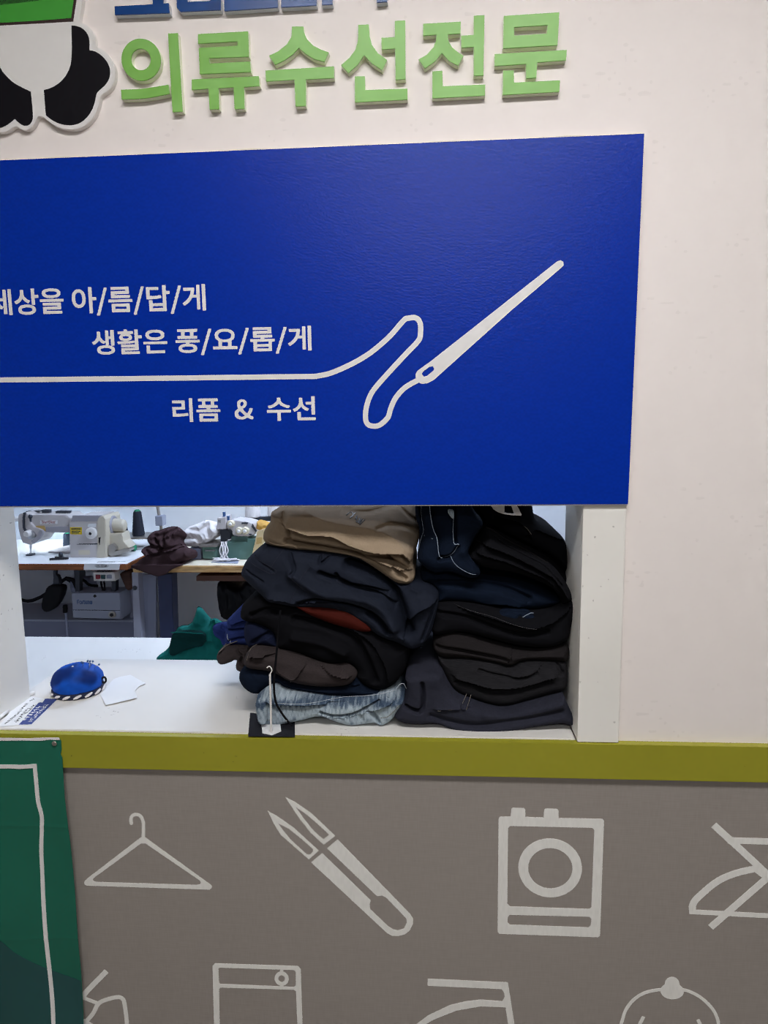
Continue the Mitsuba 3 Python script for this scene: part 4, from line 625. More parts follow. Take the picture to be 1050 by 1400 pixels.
add('stitching', stitches(s, [[(0.038,1.2188), (0.0977,1.2045), (0.1478,1.1885), (0.179,1.1839), (0.2037,1.1889)]], 0.0004, 0.004), 'mat_ink', k)
k, s = garment('folded_trousers', 'charcoal brown trousers with a smooth rounded fold, right pile', 'trousers', GR_, 'mat_charcoal',
    [(-0.0017,1.141), (0.0066,1.1581), (0.0296,1.1702), (0.0689,1.162), (0.1147,1.1454), (0.1603,1.1339), (0.2184,1.1412), (0.244,1.1482), (0.2455,1.1091), (0.219,1.1123), (0.1606,1.1151), (0.1412,1.0995), (0.115,1.1078), (0.0624,1.1175), (0.0196,1.1154), (0.0048,1.1221)],
    0.08, 0.055, 0.31, [('groove', [(0.0078,1.1413), (0.0442,1.1377), (0.0915,1.1289), (0.1355,1.1195)], 0.005, 0.006), ('step', [(0.1355,1.1211), (0.1447,1.1426), (0.1726,1.1488), (0.21,1.1449)], 0.010, 0.006)], 0.003, (12, 20), 16, 0.0026, tight=0.8)
k, s = garment('corduroy_trousers', 'black corduroy trousers with faded rounded hem, above the navy suit trousers', 'trousers', GR_, 'mat_corduroy',
    [(0.0048,1.1256), (0.0294,1.1292), (0.1275,1.1131), (0.1598,1.1254), (0.2179,1.1225), (0.239,1.116), (0.244,1.0768), (0.237,1.0596), (0.2167,1.0538), (0.1675,1.039), (0.1283,1.027), (0.0954,1.0327), (0.0624,1.0451), (0.0409,1.0542), (0.0294,1.0673), (0.0169,1.0913)],
    0.075, 0.045, 0.31, [('step', [(0.0426,1.0902), (0.0696,1.0816), (0.1108,1.0721), (0.1549,1.076), (0.2017,1.0906), (0.2171,1.0957), (0.2184,1.1105)], 0.010, 0.008), ('groove', [(0.041,1.0785), (0.0665,1.0755), (0.0919,1.0642), (0.1299,1.0613), (0.1738,1.072), (0.208,1.084)], 0.004, 0.006), ('groove', [(0.0822,1.1023), (0.1106,1.0944), (0.1547,1.0883), (0.1828,1.0986)], 0.003, 0.004), ('groove', [(0.2102,1.1301), (0.2199,1.1138), (0.228,1.0975)], 0.005, 0.006), ('step', [(0.1422,1.0898), (0.1734,1.0968), (0.1981,1.1169)], 0.006, 0.003)], 0.002, (20, 40), 15, 0.0022, tight=0.6)
k, s = garment('suit_trousers', 'dark navy suit trousers lying at the bottom of the right pile', 'trousers', GR_, 'mat_suit_navy',
    [(-0.0715,1.0287), (-0.0621,1.0562), (-0.0538,1.0699), (-0.0487,1.097), (-0.0196,1.1041), (0.0125,1.1078), (0.0414,1.0745), (0.0927,1.055), (0.1246,1.0504), (0.1627,1.0593), (0.2098,1.0751), (0.2273,1.0686), (0.2396,1.0369), (0.2482,1.0219), (0.2478,1.0084), (0.2397,1.0072), (0.23,1.0125), (0.1889,1.0063), (0.1539,0.9989), (0.1252,0.9902), (0.0867,0.9847), (0.0544,0.9883), (0.0285,0.9978), (0.0058,1.0087), (-0.0235,1.0055), (-0.0495,1.0064), (-0.069,1.0143)],
    0.04, 0.032, 0.31, [('groove', [(-0.0193,1.0857), (-0.0179,1.0593), (-0.0228,1.0359), (-0.0481,1.0422)], 0.004, 0.008), ('groove', [(-0.0038,1.0262), (0.0278,1.0167), (0.0656,1.0107), (0.122,1.015), (0.1841,1.026), (0.2241,1.0366)], 0.008, 0.005), ('step', [(0.0057,1.0397), (0.0467,1.042), (0.078,1.0442), (0.1217,1.0531)], 0.008, 0.004),
     ('groove', [(0.0576,1.0604), (0.0482,1.042)], 0.002, 0.003), ('groove', [(0.067,1.0589), (0.0577,1.0405)], 0.002, 0.003), ('ridge', [(0.0906,1.0344), (0.1528,1.0453), (0.2206,1.0562)], 0.012, 0.005), ('groove', [(-0.0671,1.0452), (-0.0481,1.0405), (-0.026,1.0325)], 0.003, 0.006)], 0.003, (16, 30), 14, 0.0024, zmin=SILL, tight=0.7)
add('pocket_seam', stitches(s, [[(0.0592,1.0621), (0.0467,1.0403)], [(0.067,1.0605), (0.0577,1.0389)], [(0.0073,1.0404), (0.0278,1.0394), (0.0467,1.0417)]], 0.0005), 'mat_tan_thread', k)
k, s = garment('stitched_jeans', 'dark indigo jeans with white seam stitching, top left of the right pile', 'jeans', GR_, 'mat_dark_denim',
    [(-0.0292,1.4235), (-0.0311,1.3784), (-0.0217,1.3491), (-0.0258,1.3164), (-0.0285,1.2967), (0.0004,1.2736), (0.0294,1.2803), (0.0616,1.2655), (0.0792,1.2672), (0.0871,1.2771), (0.0711,1.3), (0.0615,1.3099), (0.0678,1.3262), (0.0772,1.3457), (0.093,1.365), (0.0708,1.3844), (0.0612,1.4229)],
    0.07, 0.05, 0.31, [('step', [(-0.0058,1.4215), (-0.0023,1.3779), (0.0075,1.3464), (0.0117,1.3109), (0.0155,1.3068)], 0.012, -0.006), ('groove', [(0.0378,1.3964), (0.0394,1.3353)], 0.004, 0.007), ('groove', [(0.0114,1.3052), (0.0316,1.3109), (0.044,1.3268)], 0.004, 0.007), ('ridge', [(0.0533,1.3179), (0.0688,1.2989), (0.0735,1.283)], 0.010, 0.006), ('groove', [(-0.0207,1.3967), (-0.0179,1.3559), (-0.0249,1.3243)], 0.004, 0.006)], 0.003, (26, 26), 21, 0.0022, tight=0.7)
add('stitching', stitches(s, [[(-0.0058,1.4184), (-0.0035,1.3841), (0.0013,1.359), (0.0075,1.3432), (0.0099,1.3211), (0.013,1.3078), (0.0192,1.3065), (0.0301,1.3109), (0.0394,1.3195), (0.0452,1.3318), (0.0372,1.3328), (0.0353,1.3526), (0.036,1.3902)]], 0.00075), 'mat_blue_thread', k, label='pale seam stitching')
add('stitching', stitches(s, [[(-0.0175,1.4154), (-0.0199,1.3873), (-0.0172,1.3622), (-0.016,1.3528), (-0.0218,1.3338), (-0.0243,1.3211)], [(0.031,1.31), (0.0409,1.295), (0.0596,1.2823), (0.0751,1.2782)], [(-0.0148,1.3464), (0.0007,1.3417)]], 0.0005), 'mat_blue_thread', k)
add('worn_patch', cloth([(0.0229,1.3963), (0.036,1.3972), (0.0369,1.3808), (0.032,1.3802)], 0.016, 0.003, 0.022, [], 0.0005, (80, 80), 22, 0.002)[0], 'mat_light_denim', k, smooth=50, label='bleached pale patch')
k, s = garment('black_trousers', 'black trousers with two layered hem edges slanting down right, upper right pile', 'trousers', GR_, 'mat_black',
    [(0.062,1.3012), (0.0716,1.3144), (0.0843,1.3341), (0.0976,1.3511), (0.113,1.3438), (0.1323,1.3291), (0.1771,1.3078), (0.2156,1.2849), (0.2418,1.2486), (0.2504,1.2188), (0.246,1.2021), (0.2332,1.2054), (0.2229,1.2386), (0.1906,1.2584), (0.1457,1.2749), (0.1135,1.2798), (0.0846,1.2847)],
    0.08, 0.05, 0.31, [('step', [(0.0767,1.3353), (0.0968,1.328), (0.1216,1.3185), (0.1525,1.3042), (0.1835,1.2868), (0.2083,1.2709), (0.2306,1.2358)], 0.010, 0.011), ('step', [(0.069,1.3169), (0.0969,1.309), (0.1279,1.2994), (0.1651,1.2836), (0.1992,1.2661), (0.2214,1.2342)], 0.010, 0.009), ('groove', [(0.0997,1.3485), (0.1214,1.3295), (0.1586,1.309), (0.1957,1.2884), (0.224,1.2566)], 0.003, 0.006)], 0.002, (14, 24), 20, 0.0024, tight=0.5, rnd=1)
add('hem', stitches(s, [[(0.0942,1.3561), (0.109,1.3485), (0.1275,1.3352), (0.1646,1.315), (0.2018,1.2928)], [(0.0776,1.3327), (0.1061,1.3226), (0.1525,1.3017), (0.199,1.2757)]], 0.0008), 'mat_charcoal', k, label='dull hem edges')
k, s = garment('dark_jeans', 'very dark blue jeans with a turned blue denim cuff, middle of the right pile', 'jeans', GR_, 'mat_dark_denim',
    [(-0.0227,1.2735), (0.0038,1.2904), (0.0565,1.2668), (0.0762,1.2601), (0.1285,1.2602), (0.1939,1.2435), (0.2463,1.2133), (0.2483,1.1998), (0.2212,1.169), (0.1854,1.1584), (0.1558,1.1651), (0.1029,1.1819), (0.04,1.1987), (0.0035,1.2019), (-0.003,1.2327), (-0.0195,1.2497)],
    0.10, 0.05, 0.31, [('groove', [(0.0099,1.2554), (0.0606,1.254), (0.1237,1.246), (0.1711,1.2267)], 0.008, 0.007), ('step', [(0.0544,1.1998), (0.0861,1.2115), (0.1209,1.2166), (0.1524,1.2102)], 0.010, 0.006)], 0.003, (14, 30), 18, 0.0028, tight=0.7)
c1, cs = cloth([(0.106,1.2021), (0.1251,1.2105), (0.1537,1.209), (0.1759,1.2042), (0.1888,1.1927), (0.1795,1.181), (0.1636,1.1776), (0.1381,1.1824)], 0.06, 0.012, 0.09, [('groove', [(0.1526,1.2004), (0.1621,1.1922), (0.1747,1.1923)], 0.004, 0.006)], 0.001, (40, 40), 19, 0.0024)
ck = add('cuff', c1, 'mat_dark_denim', k, smooth=50, label='turned blue denim cuff')
add('stitching', stitches(cs, [[(0.157,1.1989), (0.1626,1.2029), (0.1705,1.2049), (0.1777,1.205)]], 0.0006), 'mat_blue_thread', ck)
k, s = garment('black_jacket', 'black garment draped over the top right of the right pile, against the right jamb', 'jacket', GR_, 'mat_black',
    [(0.0413,1.4153), (0.1854,1.4144), (0.1872,1.3639), (0.1946,1.3544), (0.2213,1.3435), (0.2441,1.3247), (0.2519,1.2991), (0.2583,1.2786), (0.2667,1.2338), (0.2681,1.2025), (0.2627,1.1885), (0.2474,1.2024), (0.2332,1.2406), (0.1928,1.2647), (0.1457,1.282), (0.1052,1.3061), (0.0717,1.2923), (0.0514,1.3268), (0.0429,1.3542)],
    0.14, 0.06, 0.31, [('step', [(0.1233,1.3683), (0.1457,1.3633), (0.165,1.3535), (0.1749,1.3354)], 0.012, 0.008), ('step', [(0.17,1.3387), (0.1827,1.3469), (0.21,1.3354), (0.242,1.3222)], 0.014, 0.008), ('groove', [(0.1139,1.3421), (0.1591,1.319), (0.2108,1.2926), (0.2434,1.2628)], 0.010, 0.010), ('groove', [(0.0591,1.3653), (0.0719,1.3881)], 0.004, 0.005), ('bend', [(0.0397,1.3719), (0.1137,1.3651), (0.1908,1.3387), (0.2554,1.2959)], 0.05, 0.6)], 0.004, (18, 26), 23, 0.0026, tight=0.7)
add('seam', stitches(s, [[(0.1701,1.3371), (0.1754,1.342), (0.1827,1.3469)], [(0.1554,1.3591), (0.1666,1.3525), (0.1741,1.3426)], [(0.0575,1.3636), (0.0623,1.3734), (0.0719,1.3881)]], 0.0006), 'mat_tan_thread', k)

# white plastic clip that peeps out below the sign board
clip = poly([(0.098,1.4014), (0.122,1.4013), (0.1215,1.3888), (0.128,1.3872), (0.1362,1.3863), (0.138,1.3869), (0.1327,1.4012), (0.1424,1.4012), (0.1504,1.3859), (0.1497,1.3833), (0.1362,1.3839), (0.1221,1.3858), (0.1104,1.3894), (0.1033,1.3942)])
add('plastic_clip', bprism(clip, 0.028, 0.036, 0.001), 'mat_white_plastic', label='white plastic clip peeping out below the sign board on the right pile', cat='clip')

# tag, strap and cord hanging in front of the left pile
tg = thing('hang_tag', 'black card hang tag lying on the worktop edge under the light jeans', 'tag')
def bent(quad, t):
    v = np.array(quad); v = np.vstack([v, v - [0, 0, t]])
    return trimesh.Trimesh(v, [(0, 1, 2), (0, 2, 3), (4, 6, 5), (4, 7, 6), (0, 4, 5), (0, 5, 1), (1, 5, 6), (1, 6, 2), (2, 6, 7), (2, 7, 3), (3, 7, 4), (3, 4, 0)], process=True)
g = [(-0.3456,0.083), (-0.3241,-0.0142), (-0.2418,-0.0125), (-0.2559,0.0604)]
add('card', bent([(g[1][0], g[1][1], SILL + 0.0012), (g[2][0], g[2][1], SILL + 0.0012), (g[3][0], g[3][1], SILL + 0.0012), (g[0][0], g[0][1], SILL + 0.0012)], 0.001), 'mat_card_black', tg)
wtg = thing('price_tag', 'small white tag on top of the black card at the worktop edge', 'tag')
g = [(-0.3151,0.0426), (-0.3012,-0.0039), (-0.2826,-0.011), (-0.2697,0.0052), (-0.2796,0.0439)]
add('card', slab(poly(g), SILL + 0.0014, SILL + 0.0021), 'mat_paper', wtg)
p = [(-0.2898,0.004,1.1206), (-0.2856,0.004,1.1235), (-0.2822,0.004,1.1207), (-0.2813,0.004,1.1151), (-0.2845,0.004,1.1095), (-0.2849,0.004,1.0912), (-0.2853,0.004,1.0573), (-0.286,0.004,1.0231), (-0.2867,0.004,0.9967)]
add('tag_strap', join(tube([(a, b - 0.004, c) for a, b, c in p[4:]], 0.0019, 10), tube([(a, b - 0.004, c) for a, b, c in p[:5]], 0.0011, 8), ball((p[-1][0], p[-1][1] - 0.004, p[-1][2]), (0.0028, 0.0022, 0.0028))),
    'mat_white_plastic', smooth=True, label='thin white plastic tag strap standing upright before the left pile', cat='strap')
p = [(-0.2625,0.002,1.2237), (-0.2674,0.002,1.1894), (-0.2721,0.002,1.148), (-0.2765,0.002,1.1145), (-0.2787,0.002,1.0921), (-0.2786,0.002,1.0724), (-0.2754,0.002,1.054), (-0.2657,0.002,1.0357), (-0.256,0.002,1.0217), (-0.2481,0.002,1.0138)]
cd = add('drawstring', tube([(a, b, max(c, 1.003)) for a, b, c in p], 0.0019, 8), 'mat_black', BLACK_TROUSERS, smooth=True, label='black cord hanging down in front')
add('tip', tube([(p[-2][0] + (p[-1][0] - p[-2][0]) * t, p[-1][1] - 0.0005, max(p[-2][1] * 0 + p[-2][2] + (p[-1][2] - p[-2][2]) * t, 1.003)) for t in (-0.4, 0.3, 1.0)], 0.0013, 8), 'mat_white_plastic', cd, smooth=True, label='pale cord tip')

# ------------------------------------------------------------------ small things on the worktop
pc = thing('pincushion', 'round dark blue velvet pincushion with a striped band on the white worktop', 'pincushion')
PCX, PCY, PR = -0.728, 0.176, 0.0485
def dome(u):  # profile (radius, height) of the cushion
    return [(0, 0.004), (PR * 0.95, 0.004), (PR * 1.0, 0.014), (PR * 1.03, 0.024), (PR * 0.97, 0.036), (PR * 0.80, 0.047), (PR * 0.55, 0.054), (PR * 0.28, 0.0575), (0.0, 0.0585)]
prof = smooth_path(dome(0)[1:], 4)
cm = turned((PCX, PCY, SILL), (PCX, PCY, SILL + 1), [(z, max(r, 1e-4)) for r, z in prof], 64)
cv = cm.vertices.copy(); q = meshkit.fbm(cv * 38, 3, 4) - 0.5
cv[:, :2] += (cv[:, :2] - [PCX, PCY]) / PR * q[:, None] * 0.006; cv[:, 2] += q * 0.004; cv[:, 2] = np.maximum(cv[:, 2], SILL + 0.003)
add('cushion', trimesh.Trimesh(cv, cm.faces, process=False), 'mat_velvet', pc, smooth=True)
bd_ = add('band', turned((PCX, PCY, SILL), (PCX, PCY, SILL + 1), [(0.0005, PR * 0.9), (0.0005, PR * 0.99), (0.003, PR * 1.03), (0.009, PR * 1.045), (0.0125, PR * 1.03), (0.013, PR * 0.9)], 64), 'mat_dark_blue', pc, smooth=40, label='dark blue band with white slanting stripes')
for i in range(15):
    a0 = (i + 0.3) / 15 * 2 * math.pi
    pts = [(PCX + PR * 1.052 * math.cos(a0 + t * 0.15), PCY + PR * 1.052 * math.sin(a0 + t * 0.15), SILL + 0.0035 + 0.0060 * (t + 1) / 2) for t in (-1, -0.33, 0.33, 1)]
    add('white_stripe', tube(pts, [0.0014, 0.0028, 0.0028, 0.0014], 8, 3), 'mat_white_cloth', bd_, smooth=True)
ring = [(PCX + PR * 1.08 - 0.001 + 0.0035 * math.cos(t), PCY + 0.008 + 0.002 * math.cos(t), SILL + 0.022 + 0.006 * math.sin(t)) for t in np.linspace(0, 2 * math.pi, 15)]
add('loop', tube(ring, 0.0020, 8, 3), 'mat_black_rubber', pc, smooth=True, label='small black loop')
for i, (px_, c_) in enumerate(zip([(-0.73,0.176,1.0572), (-0.7211,0.176,1.0596), (-0.7233,0.176,1.0547), (-0.7094,0.176,1.0647), (-0.7101,0.176,1.0609), (-0.702,0.176,1.0593), (-0.6968,0.176,1.0664), (-0.6869,0.176,1.0688), (-0.6844,0.176,1.0552), (-0.7315,0.176,1.0507), (-0.7361,0.176,1.0442)], (0, 1, 0, 1, 1, 1, 1, 1, 1, 0, 0))):
    h = np.array(px_) + [0, 0.004 * ((i * 5) % 7 - 3), 0]
    dx, dy = h[0] - PCX, h[1] - PCY
    rr = min(math.hypot(dx, dy), PR * 0.7); zz = SILL + np.interp(rr, prof[::-1, 0], prof[::-1, 1]) - 0.006
    f = np.array([PCX + dx * 0.85, PCY + dy * 0.85, min(zz, h[2] - 0.004)])
    if math.hypot(dx, dy) > PR * 0.7: f = np.array([PCX + dx * 0.6, PCY + dy * 0.6, SILL + 0.045])
    t = thing('sewing_pin', 'sewing pin stuck in the blue pincushion with a small ' + ('dark blue' if c_ else 'pearl white') + ' head', 'pin', 'blue-headed pins in the pincushion' if c_ else 'white-headed pins in the pincushion')
    add('shaft', rod(f, h, 0.0006, n=8), 'mat_chrome', t)
    add('head', ball(h, 0.0021), 'mat_pin_blue' if c_ else 'mat_white_plastic', t, smooth=True)
def sheet(name, g, z, label, lift=0.0):
    sh = poly(g); res = 0.004; x0, y0, x1, y1 = sh.bounds
    P = np.stack([a.ravel() for a in np.meshgrid(np.arange(x0, x1, res), np.arange(y0, y1, res))], 1)
    P = P[shapely.contains_xy(sh.buffer(-0.001), P[:, 0], P[:, 1])]
    n = int(sh.exterior.length / res); B = np.array([sh.exterior.interpolate(i / n, normalized=True).coords[0] for i in range(n)])
    V = np.vstack([B, P]); t = Delaunay(V).simplices; c = V[t].mean(1); t = t[shapely.contains_xy(sh, c[:, 0], c[:, 1])]
    d = V[t]; ar = np.cross(d[:, 1] - d[:, 0], d[:, 2] - d[:, 0]); t = np.where((ar > 0)[:, None], t, t[:, ::-1])
    w = (V[:, 0] - x0) / (x1 - x0); zz = z + lift * (w ** 2 + 0.5 * (1 - (V[:, 1] - y0) / (y1 - y0)) ** 2)
    N = len(V); v = np.vstack([np.column_stack([V, zz + 0.0004]), np.column_stack([V, zz])])
    e = np.vstack([t[:, [0, 1]], t[:, [1, 2]], t[:, [2, 0]]]); u, inv, cnt = np.unique(np.sort(e, 1), axis=0, return_inverse=True, return_counts=True); b = e[cnt[inv.ravel()] == 1]
    f = np.vstack([t, t[:, ::-1] + N, np.stack([b[:, 1], b[:, 0], b[:, 0] + N], 1), np.stack([b[:, 1], b[:, 0] + N, b[:, 1] + N], 1)])
    add(name, trimesh.Trimesh(v, f, process=False), 'mat_paper', smooth=30, label=label, cat='paper')
sheet('paper_slip', [(-0.6766,0.1634), (-0.6366,0.1043), (-0.5885,0.1406), (-0.6098,0.1779), (-0.611,0.2039), (-0.6026,0.2181), (-0.6588,0.2696), (-0.6779,0.2575), (-0.6843,0.2431)], SILL + 0.0002, 'torn white paper slip lying on the worktop beside the pincushion', 0.0022)
lf = thing('leaflet', 'white and blue printed leaflet lying by the left jamb', 'leaflet')
add('sheet', slab(poly([(-0.796,0.0048), (-0.7886,0.0066), (-0.7598,0.015), (-0.7369,0.0175), (-0.7497,0.1345), (-0.7762,0.1348), (-0.8013,0.1422), (-0.8152,0.1481), (-0.8148,0.0866), (-0.7986,0.028)]), SILL + 0.0002, SILL + 0.0009), 'mat_paper', lf)
add('blue_field', slab(poly([(-0.7597,0.0156), (-0.7372,0.018), (-0.75,0.1345), (-0.7758,0.1345), (-0.7707,0.1164), (-0.7783,0.1155), (-0.7769,0.1065)]), SILL + 0.0009, SILL + 0.0011), 'mat_leaflet_blue', lf, label='blue printed corner')
def marks(lines, w, name, m):
    rnd, out = random.Random(5), []
    for a, b, n_, dens in lines:
        a, b = np.array(a), np.array(b); d = b - a; L = np.linalg.norm(d); u = d / L; v = np.array([-u[1], u[0]])
        for i in range(n_):
            if rnd.random() > dens: continue
            c = a + d * (i + 0.5) / n_; s = L / n_ * 0.36
            for k_ in range(3):
                o = c + v * w * rnd.uniform(-0.4, 0.4) + u * s * rnd.uniform(-0.6, 0.6)
                dirn = u if k_ % 2 else v
                out.append(LineString([o - dirn * s * 0.8, o + dirn * s * 0.8]).buffer(w * 0.11, cap_style=2))
    add(name, slab(unary_union(out), SILL + 0.0010, SILL + 0.00125), m, lf)
W_ = [(-0.7593,0.0322), (-0.7654,0.0973), (-0.747,0.0286), (-0.7566,0.1066), (-0.7607,0.1232), (-0.7531,0.1235)]
marks([(W_[0], W_[1], 6, 1), (W_[2], W_[3], 12, 0.95)], 0.008, 'lettering', 'mat_print_white')
K_ = [(-0.7862,0.0178), (-0.7919,0.0758), (-0.773,0.0276), (-0.7839,0.0877), (-0.7694,0.0237), (-0.7804,0.1057), (-0.7941,0.0815), (-0.8001,0.1111), (-0.8,0.1219), (-0.7985,0.1328)]
marks([(K_[0], K_[1], 12, 0.9), (K_[2], K_[3], 12, 0.7), (K_[4], K_[5], 16, 0.7), (K_[6], K_[7], 5, 1), (K_[8], K_[9], 3, 1)], 0.005, 'lettering', 'mat_ink')
g = [(-0.8071,0.0067), (-0.8102,0.0396), (-0.8148,0.0763), (-0.8196,0.1204), (-0.8161,0.1414), (-0.8121,0.1534)]
add('white_cable', join(tube([(a, b, SILL + 0.0045) for a, b in g], 0.0042, 12), ball((g[-1][0], g[-1][1], SILL + 0.0045), 0.0042)), 'mat_white_plastic', smooth=True, label='thick white cord lying along the foot of the left jamb', cat='cord')

# ------------------------------------------------------------------ green banner with its pin
bn = thing('banner', 'green cloth banner with a white border line pinned to the fascia, lower left', 'banner')
BO = poly([(-1.6, 0.9895)] + [(-0.7763,0.9904), (-0.7217,0.9907), (-0.6674,0.9924), (-0.6638,0.987), (-0.6638,0.9704), (-0.6665,0.962), (-0.6636,0.9551), (-0.6642,0.8794), (-0.6613,0.7938), (-0.6606,0.6772), (-0.661,0.5423), (-0.6646,0.419)] + [(-0.80 + 0.12, 0.1), (-1.6, 0.1)])
def hang_y(x, z):
    fall = np.clip((0.985 - z) / 0.5, 0, 1)
    w = 0.016 * fall * (0.5 + 0.5 * np.sin((x + 0.75) * 21 + z * 5)) + 0.004 * np.exp(-(((x + 0.715 + (0.985 - z) * 0.5) / 0.012) ** 2)) * np.clip((0.985 - z) / 0.02, 0, 1) * np.exp(-(0.985 - z) / 0.06)
    w += 0.0009 * np.exp(-((z - 0.822) / 0.003) ** 2) + 0.0007 * np.exp(-((z - 0.60) / 0.003) ** 2) + 0.003 * np.sin(z * 23 + x * 9) * fall
    return -0.0168 - np.maximum(w, -0.0006)
def hung(shape, off, thick, res=0.0035):
    out = []
    for sh in getattr(shape, 'geoms', [shape]):
        n = int(sh.exterior.length / res) + 8
        B = np.array([sh.exterior.interpolate(i / n, normalized=True).coords[0] for i in range(n)])
        B = np.vstack([B, [c for c in sh.exterior.coords[:-1]]])
        x0, z0, x1, z1 = sh.bounds
        P = np.stack([a.ravel() for a in np.meshgrid(np.arange(x0, x1, res), np.arange(z0, z1, res))], 1)
        P = P[shapely.contains_xy(sh.buffer(-0.4 * res), P[:, 0], P[:, 1])]
        V = np.unique(np.round(np.vstack([B, P]), 6), axis=0); t = Delaunay(V).simplices; c = V[t].mean(1); t = t[shapely.contains_xy(sh, c[:, 0], c[:, 1])]
        A = V[t]; ar = np.cross(A[:, 1] - A[:, 0], A[:, 2] - A[:, 0]); t = np.where((ar > 0)[:, None], t, t[:, ::-1])[np.abs(ar) > 1e-11]
        y = hang_y(V[:, 0], V[:, 1]) - off; N = len(V)
        v = np.vstack([np.column_stack([V[:, 0], y, V[:, 1]]), np.column_stack([V[:, 0], y + thick, V[:, 1]])])
        e = np.vstack([t[:, [0, 1]], t[:, [1, 2]], t[:, [2, 0]]]); u, inv, cnt = np.unique(np.sort(e, 1), axis=0, return_inverse=True, return_counts=True); b = e[cnt[inv.ravel()] == 1]
        out.append(trimesh.Trimesh(v, np.vstack([t, t[:, ::-1] + N, np.stack([b[:, 1], b[:, 0], b[:, 0] + N], 1), np.stack([b[:, 1], b[:, 0] + N, b[:, 1] + N], 1)]), process=False))
    return join(*out)
add('fabric', hung(BO, 0.0, 0.0012), 'mat_banner', bn, smooth=40)
dk = poly([(-1.6, 0.86)] + [(-0.8678,0.6399), (-0.8102,0.6043), (-0.7952,0.5898), (-0.7804,0.5744), (-0.7574,0.5581), (-0.7342,0.5439), (-0.6953,0.5238), (-0.6609,0.5088), (-0.6488,0.4976)] + [(-0.6, 0.1), (-1.6, 0.1)]).intersection(BO.buffer(-0.0005))
add('dark_field', hung(dk, 0.0008, 0.0006), 'mat_banner_dark', bn, smooth=40, label='dark teal lower field')
wl_ = LineString([(-1.6, 0.955)] + [(-0.7794,0.9367), (-0.748,0.9373), (-0.7155,0.9388)]).buffer(0.0036, cap_style=2, join_style=2).union(LineString(np.vstack([[(-0.7152,0.9428)], smooth_path([(-0.7152,0.938), (-0.7149,0.91), (-0.7144,0.8697), (-0.7105,0.8455), (-0.7115,0.825), (-0.7165,0.7838), (-0.7188,0.7423), (-0.7202,0.6878), (-0.7197,0.6113), (-0.7182,0.5163), (-0.717,0.4459), (-0.7167,0.3835), (-0.7144,0.2838)], 4)])).buffer(0.0036, cap_style=2, join_style=1))
add('border_line', hung(wl_, 0.0018, 0.0014, 0.003), 'mat_print_white', bn, smooth=40, label='white printed border line')
add('hem', hung(poly([(-1.6, 0.9935)] + [(-0.7762,0.991), (-0.7217,0.9914), (-0.6862,0.9935), (-0.6659,0.9938), (-0.665,0.989), (-0.6839,0.9894), (-0.7017,0.9869), (-0.7357,0.987), (-0.7767,0.9857)] + [(-1.6, 0.9898)]), 0.0014, 0.001, 0.003), 'mat_white_foam', bn, smooth=40, label='white upper hem')
pp = [(-0.6744,-0.02,0.9833)][0]
add('push_pin', turned((pp[0], -0.0215, pp[2]), (pp[0], -0.012, pp[2]), [(0, 0.003), (0.06, 0.0042), (0.14, 0.0046), (0.2, 0.004), (0.25, 0.0008), (1, 0.0004)], 24), 'mat_steel', smooth=40, label='round grey metal pin holding the corner of the green banner', cat='pin')
# ------------------------------------------------------------------ the workroom behind the counter
def table(name, label, x0, x1, y0, y1, z, th, top_m, edge_m):
    t = thing(name, label, 'table')
    add('tabletop', bx(x0 + 0.004, x1 - 0.004, y0 + 0.004, y1 - 0.004, z - 0.004, z, 0.001), top_m, t)
    add('edge', bx(x0, x1, y0, y1, z - th, z - 0.002, 0.004), edge_m, t, label='wooden table edge')
    return t
cu = thing('cutting_table', 'large white cutting table behind the counter', 'table')
add('tabletop', bx(-2.3, 0.9, 0.385, 1.137, 0.765, 0.80, 0.003), 'mat_work_table', cu)
for x in (-2.2, 0.8):
    for y in (0.45, 1.07): add('leg', bx(x - 0.025, x + 0.025, y - 0.025, y + 0.025, 0, 0.765), 'mat_leg_grey', cu)
TZ = 0.775
t1 = table('sewing_table', 'white-topped sewing table with brown wooden edge under the lockstitch machine', -3.1, -1.635, 2.45, 3.195, TZ, 0.036, 'mat_table_white', 'mat_wood')
for x in (-3.0, -1.72): add('leg', join(bx(x - 0.03, x + 0.03, 2.70, 2.80, 0.04, TZ - 0.034), bx(x - 0.035, x + 0.035, 2.50, 3.0, 0, 0.05)), 'mat_leg_grey', t1)
t2 = table('overlock_table', 'cream sewing table with worn tan wooden edge under the green overlock machine', -1.604, -0.55, 2.45, 3.195, 0.767, 0.040, 'mat_table_cream', 'mat_worn_wood')
add('drawer', prism(poly([(-1.2644,0.7054), (-0.9889,0.7077), (-0.9902,0.6775), (-1.2659,0.6768)]), 2.47, 2.75), 'mat_dark_wood', t2, label='dark brown board under the top')
lg = add('leg', bprism(poly([(-1.6331,0.7146), (-1.5981,0.7146), (-1.6027,0.2943), (-1.647,0.2939)]), 2.5, 2.56, 0.004), 'mat_leg_grey', t2, label='light grey steel leg')
q = [(-1.619,2.5,0.6307)][0]
add('bolt', rod((q[0], 2.492, q[2]), (q[0], 2.51, q[2]), 0.012), 'mat_dark_steel', lg)
add('leg_panel', prism(poly([(-1.6254,0.6906), (-1.5213,0.6908), (-1.5459,0.3229), (-1.6207,0.3223)]), 2.56, 2.58), 'mat_steel_blue', t2)
add('leg', bprism(poly([(-1.4996,0.7044), (-1.4175,0.7045), (-1.4279,0.337), (-1.5059,0.3364)]), 2.52, 2.6, 0.006), 'mat_leg_dark', t2, label='dark blue-grey leg')
add('leg', bx(-0.66, -0.58, 2.52, 2.6, 0, 0.73), 'mat_leg_dark', t2)

